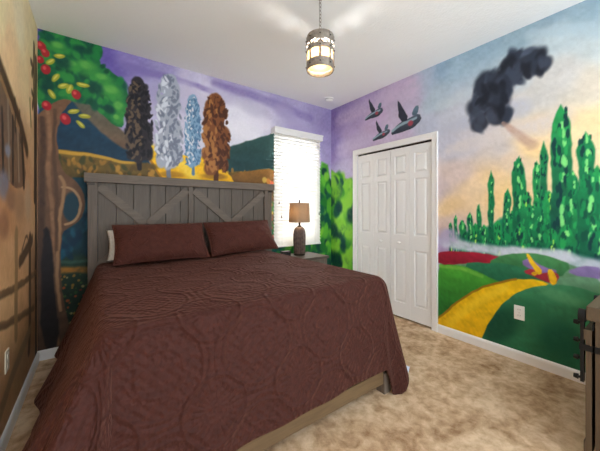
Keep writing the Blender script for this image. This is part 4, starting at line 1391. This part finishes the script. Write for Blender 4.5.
def outlet(name, x, y, z, inward, label, mat):
    t = thing(name, (x, y, z), label, 'outlet')
    s = inward
    MB().box((x, y - .036, z - .058), (x + s * .006, y + .036, z + .058), bevel=.002).build('cover_plate', mat, t)
    for dz in (-.024, .024):
        r = MB().box((x + s * .005, y - .017, z + dz - .015), (x + s * .0085, y + .017, z + dz + .015), bevel=.002).build('socket', mat, t)
        for dy in (-.007, .007):
            MB().box((x + s * .008, y + dy - .0012, z + dz - .002), (x + s * .0090, y + dy + .0012, z + dz + .008)).build('slot', M['slot'], r)
    MB().cyl((x + s * .005, y, z), (x + s * .0075, y, z), .003, seg=10).build('screw', M['nickel'], t)
    return t


outlet('wall_outlet', RX, .846, .398, -1, 'white electrical outlet on the painted green hill beside the yellow path', M['plate'])
outlet('wall_outlet', LX, 2.175, .428, 1, 'pale electrical outlet on the brown painted wall to the left of the bed', M['tan_plate'])

# ------------------------------------------------------------------ dresser at the right edge of the picture
DX0, DX1, DYB, DYF, DZT = 1.90, 2.78, -.17, .272, .786
dr = thing('dresser', ((DX0 + DX1) / 2, 0.05, 0), 'taupe wooden dresser with black sliding-door hardware at the right edge', 'dresser')
MB().box((DX0 - .006, DYB - .01, DZT - .066), (DX1 + .006, .302, DZT), bevel=.006).build('top', M['taupe_x'], dr)
mb = MB()
mb.box((DX0, DYB, .05), (DX0 + .025, DYF, DZT - .066), bevel=.002)
mb.build('side_panel', M['taupe'], dr)
MB().box((DX1 - .025, DYB, .05), (DX1, DYF, DZT - .066), bevel=.002).build('side_panel', M['taupe'], dr)
mb = MB()
mb.box((DX0 + .025, DYB, .05), (DX1 - .025, DYB + .012, DZT - .066)).box((DX0 + .025, DYB + .012, .05), (DX1 - .025, DYF - .03, .07))
mb.box((DX0 + .025, DYF - .03, DZT - .12), (DX1 - .025, DYF, DZT - .066)).box((DX0 + .025, DYF - .03, .05), (DX1 - .025, DYF, .09))
mb.build('carcass', M['taupe'], dr)
for x in (DX0 + .44,):
    MB().box((x - .012, DYB + .012, .09), (x + .012, DYF - .01, DZT - .12)).build('divider', M['taupe'], dr)
for k in range(3):
    z0 = .095 + k * .19
    d = MB().box((DX0 + .46, DYF - .02, z0), (DX1 - .03, DYF - .002, z0 + .18), bevel=.003).build('drawer', M['taupe_x'], dr)
    MB().tube([(DX0 + .59, DYF - .002, z0 + .09), (DX0 + .59, DYF + .025, z0 + .09), (DX0 + .70, DYF + .025, z0 + .09), (DX0 + .70, DYF - .002, z0 + .09)], .005, 8).build('handle', M['iron'], d, smooth=True)
for x in (DX0 + .03, DX1 - .03):
    for y in (DYB + .03, DYF - .03):
        MB().box((x - .028, y - .028, 0), (x + .028, y + .028, .05), bevel=.002).build('foot', M['taupe'], dr)
rail = MB().box((DX0 - .004, .277, .675), (DX1 + .004, .282, .705), bevel=.001).build('door_rail', M['iron'], dr)
for x in (DX0 + .02, DX0 + .30, DX1 - .3, DX1 - .02):
    MB().cyl((x, .270, .690), (x, .277, .690), .009, seg=12).build('rail_spacer', M['iron'], rail)
bd = MB()
for i in range(4):
    bd.box((DX0 + .002 + i * .1055, .284, .085), (DX0 + .002 + (i + 1) * .1055 - .003, .305, .672), bevel=.002)
bd.box((DX0 + .002, .305, .085), (DX0 + .421, .311, .135)).box((DX0 + .002, .305, .622), (DX0 + .421, .311, .672))
door = bd.build('sliding_door', M['taupe'], dr)
for x in (DX0 + .018, DX0 + .390):
    mb = MB()
    mb.box((x - .014, .311, .415), (x + .014, .324, .745), bevel=.001)
    hs = mb.build('hanger_strap', M['iron'], door)
    MB().cyl((x, .3045, .735), (x, .330, .735), .030, seg=24).build('roller_wheel', M['iron'], hs, smooth=True)
    for z in (.430, .524, .610, .696):
        MB().lathe((0, 0, 0), [(.006, 0), (.006, .010), (.013, .010), (.010, .027)], 14).turn((x, .322, z), Euler((-PI / 2, 0, 0))).build('bolt', M['iron'], door, smooth=True)
br = MB()
br.box((DX0 - .004, .150, .572), (DX0 - .0005, .326, .602), bevel=.001)
br.box((DX0 - .004, .273, .572), (DX0 + .02, .2795, .602))
br = br.build('corner_bracket', M['iron'], dr)
for y in (.18, .248):
    MB().ball((DX0 - .004, y, .587), .007, seg=10).build('bolt', M['iron'], br, smooth=True)
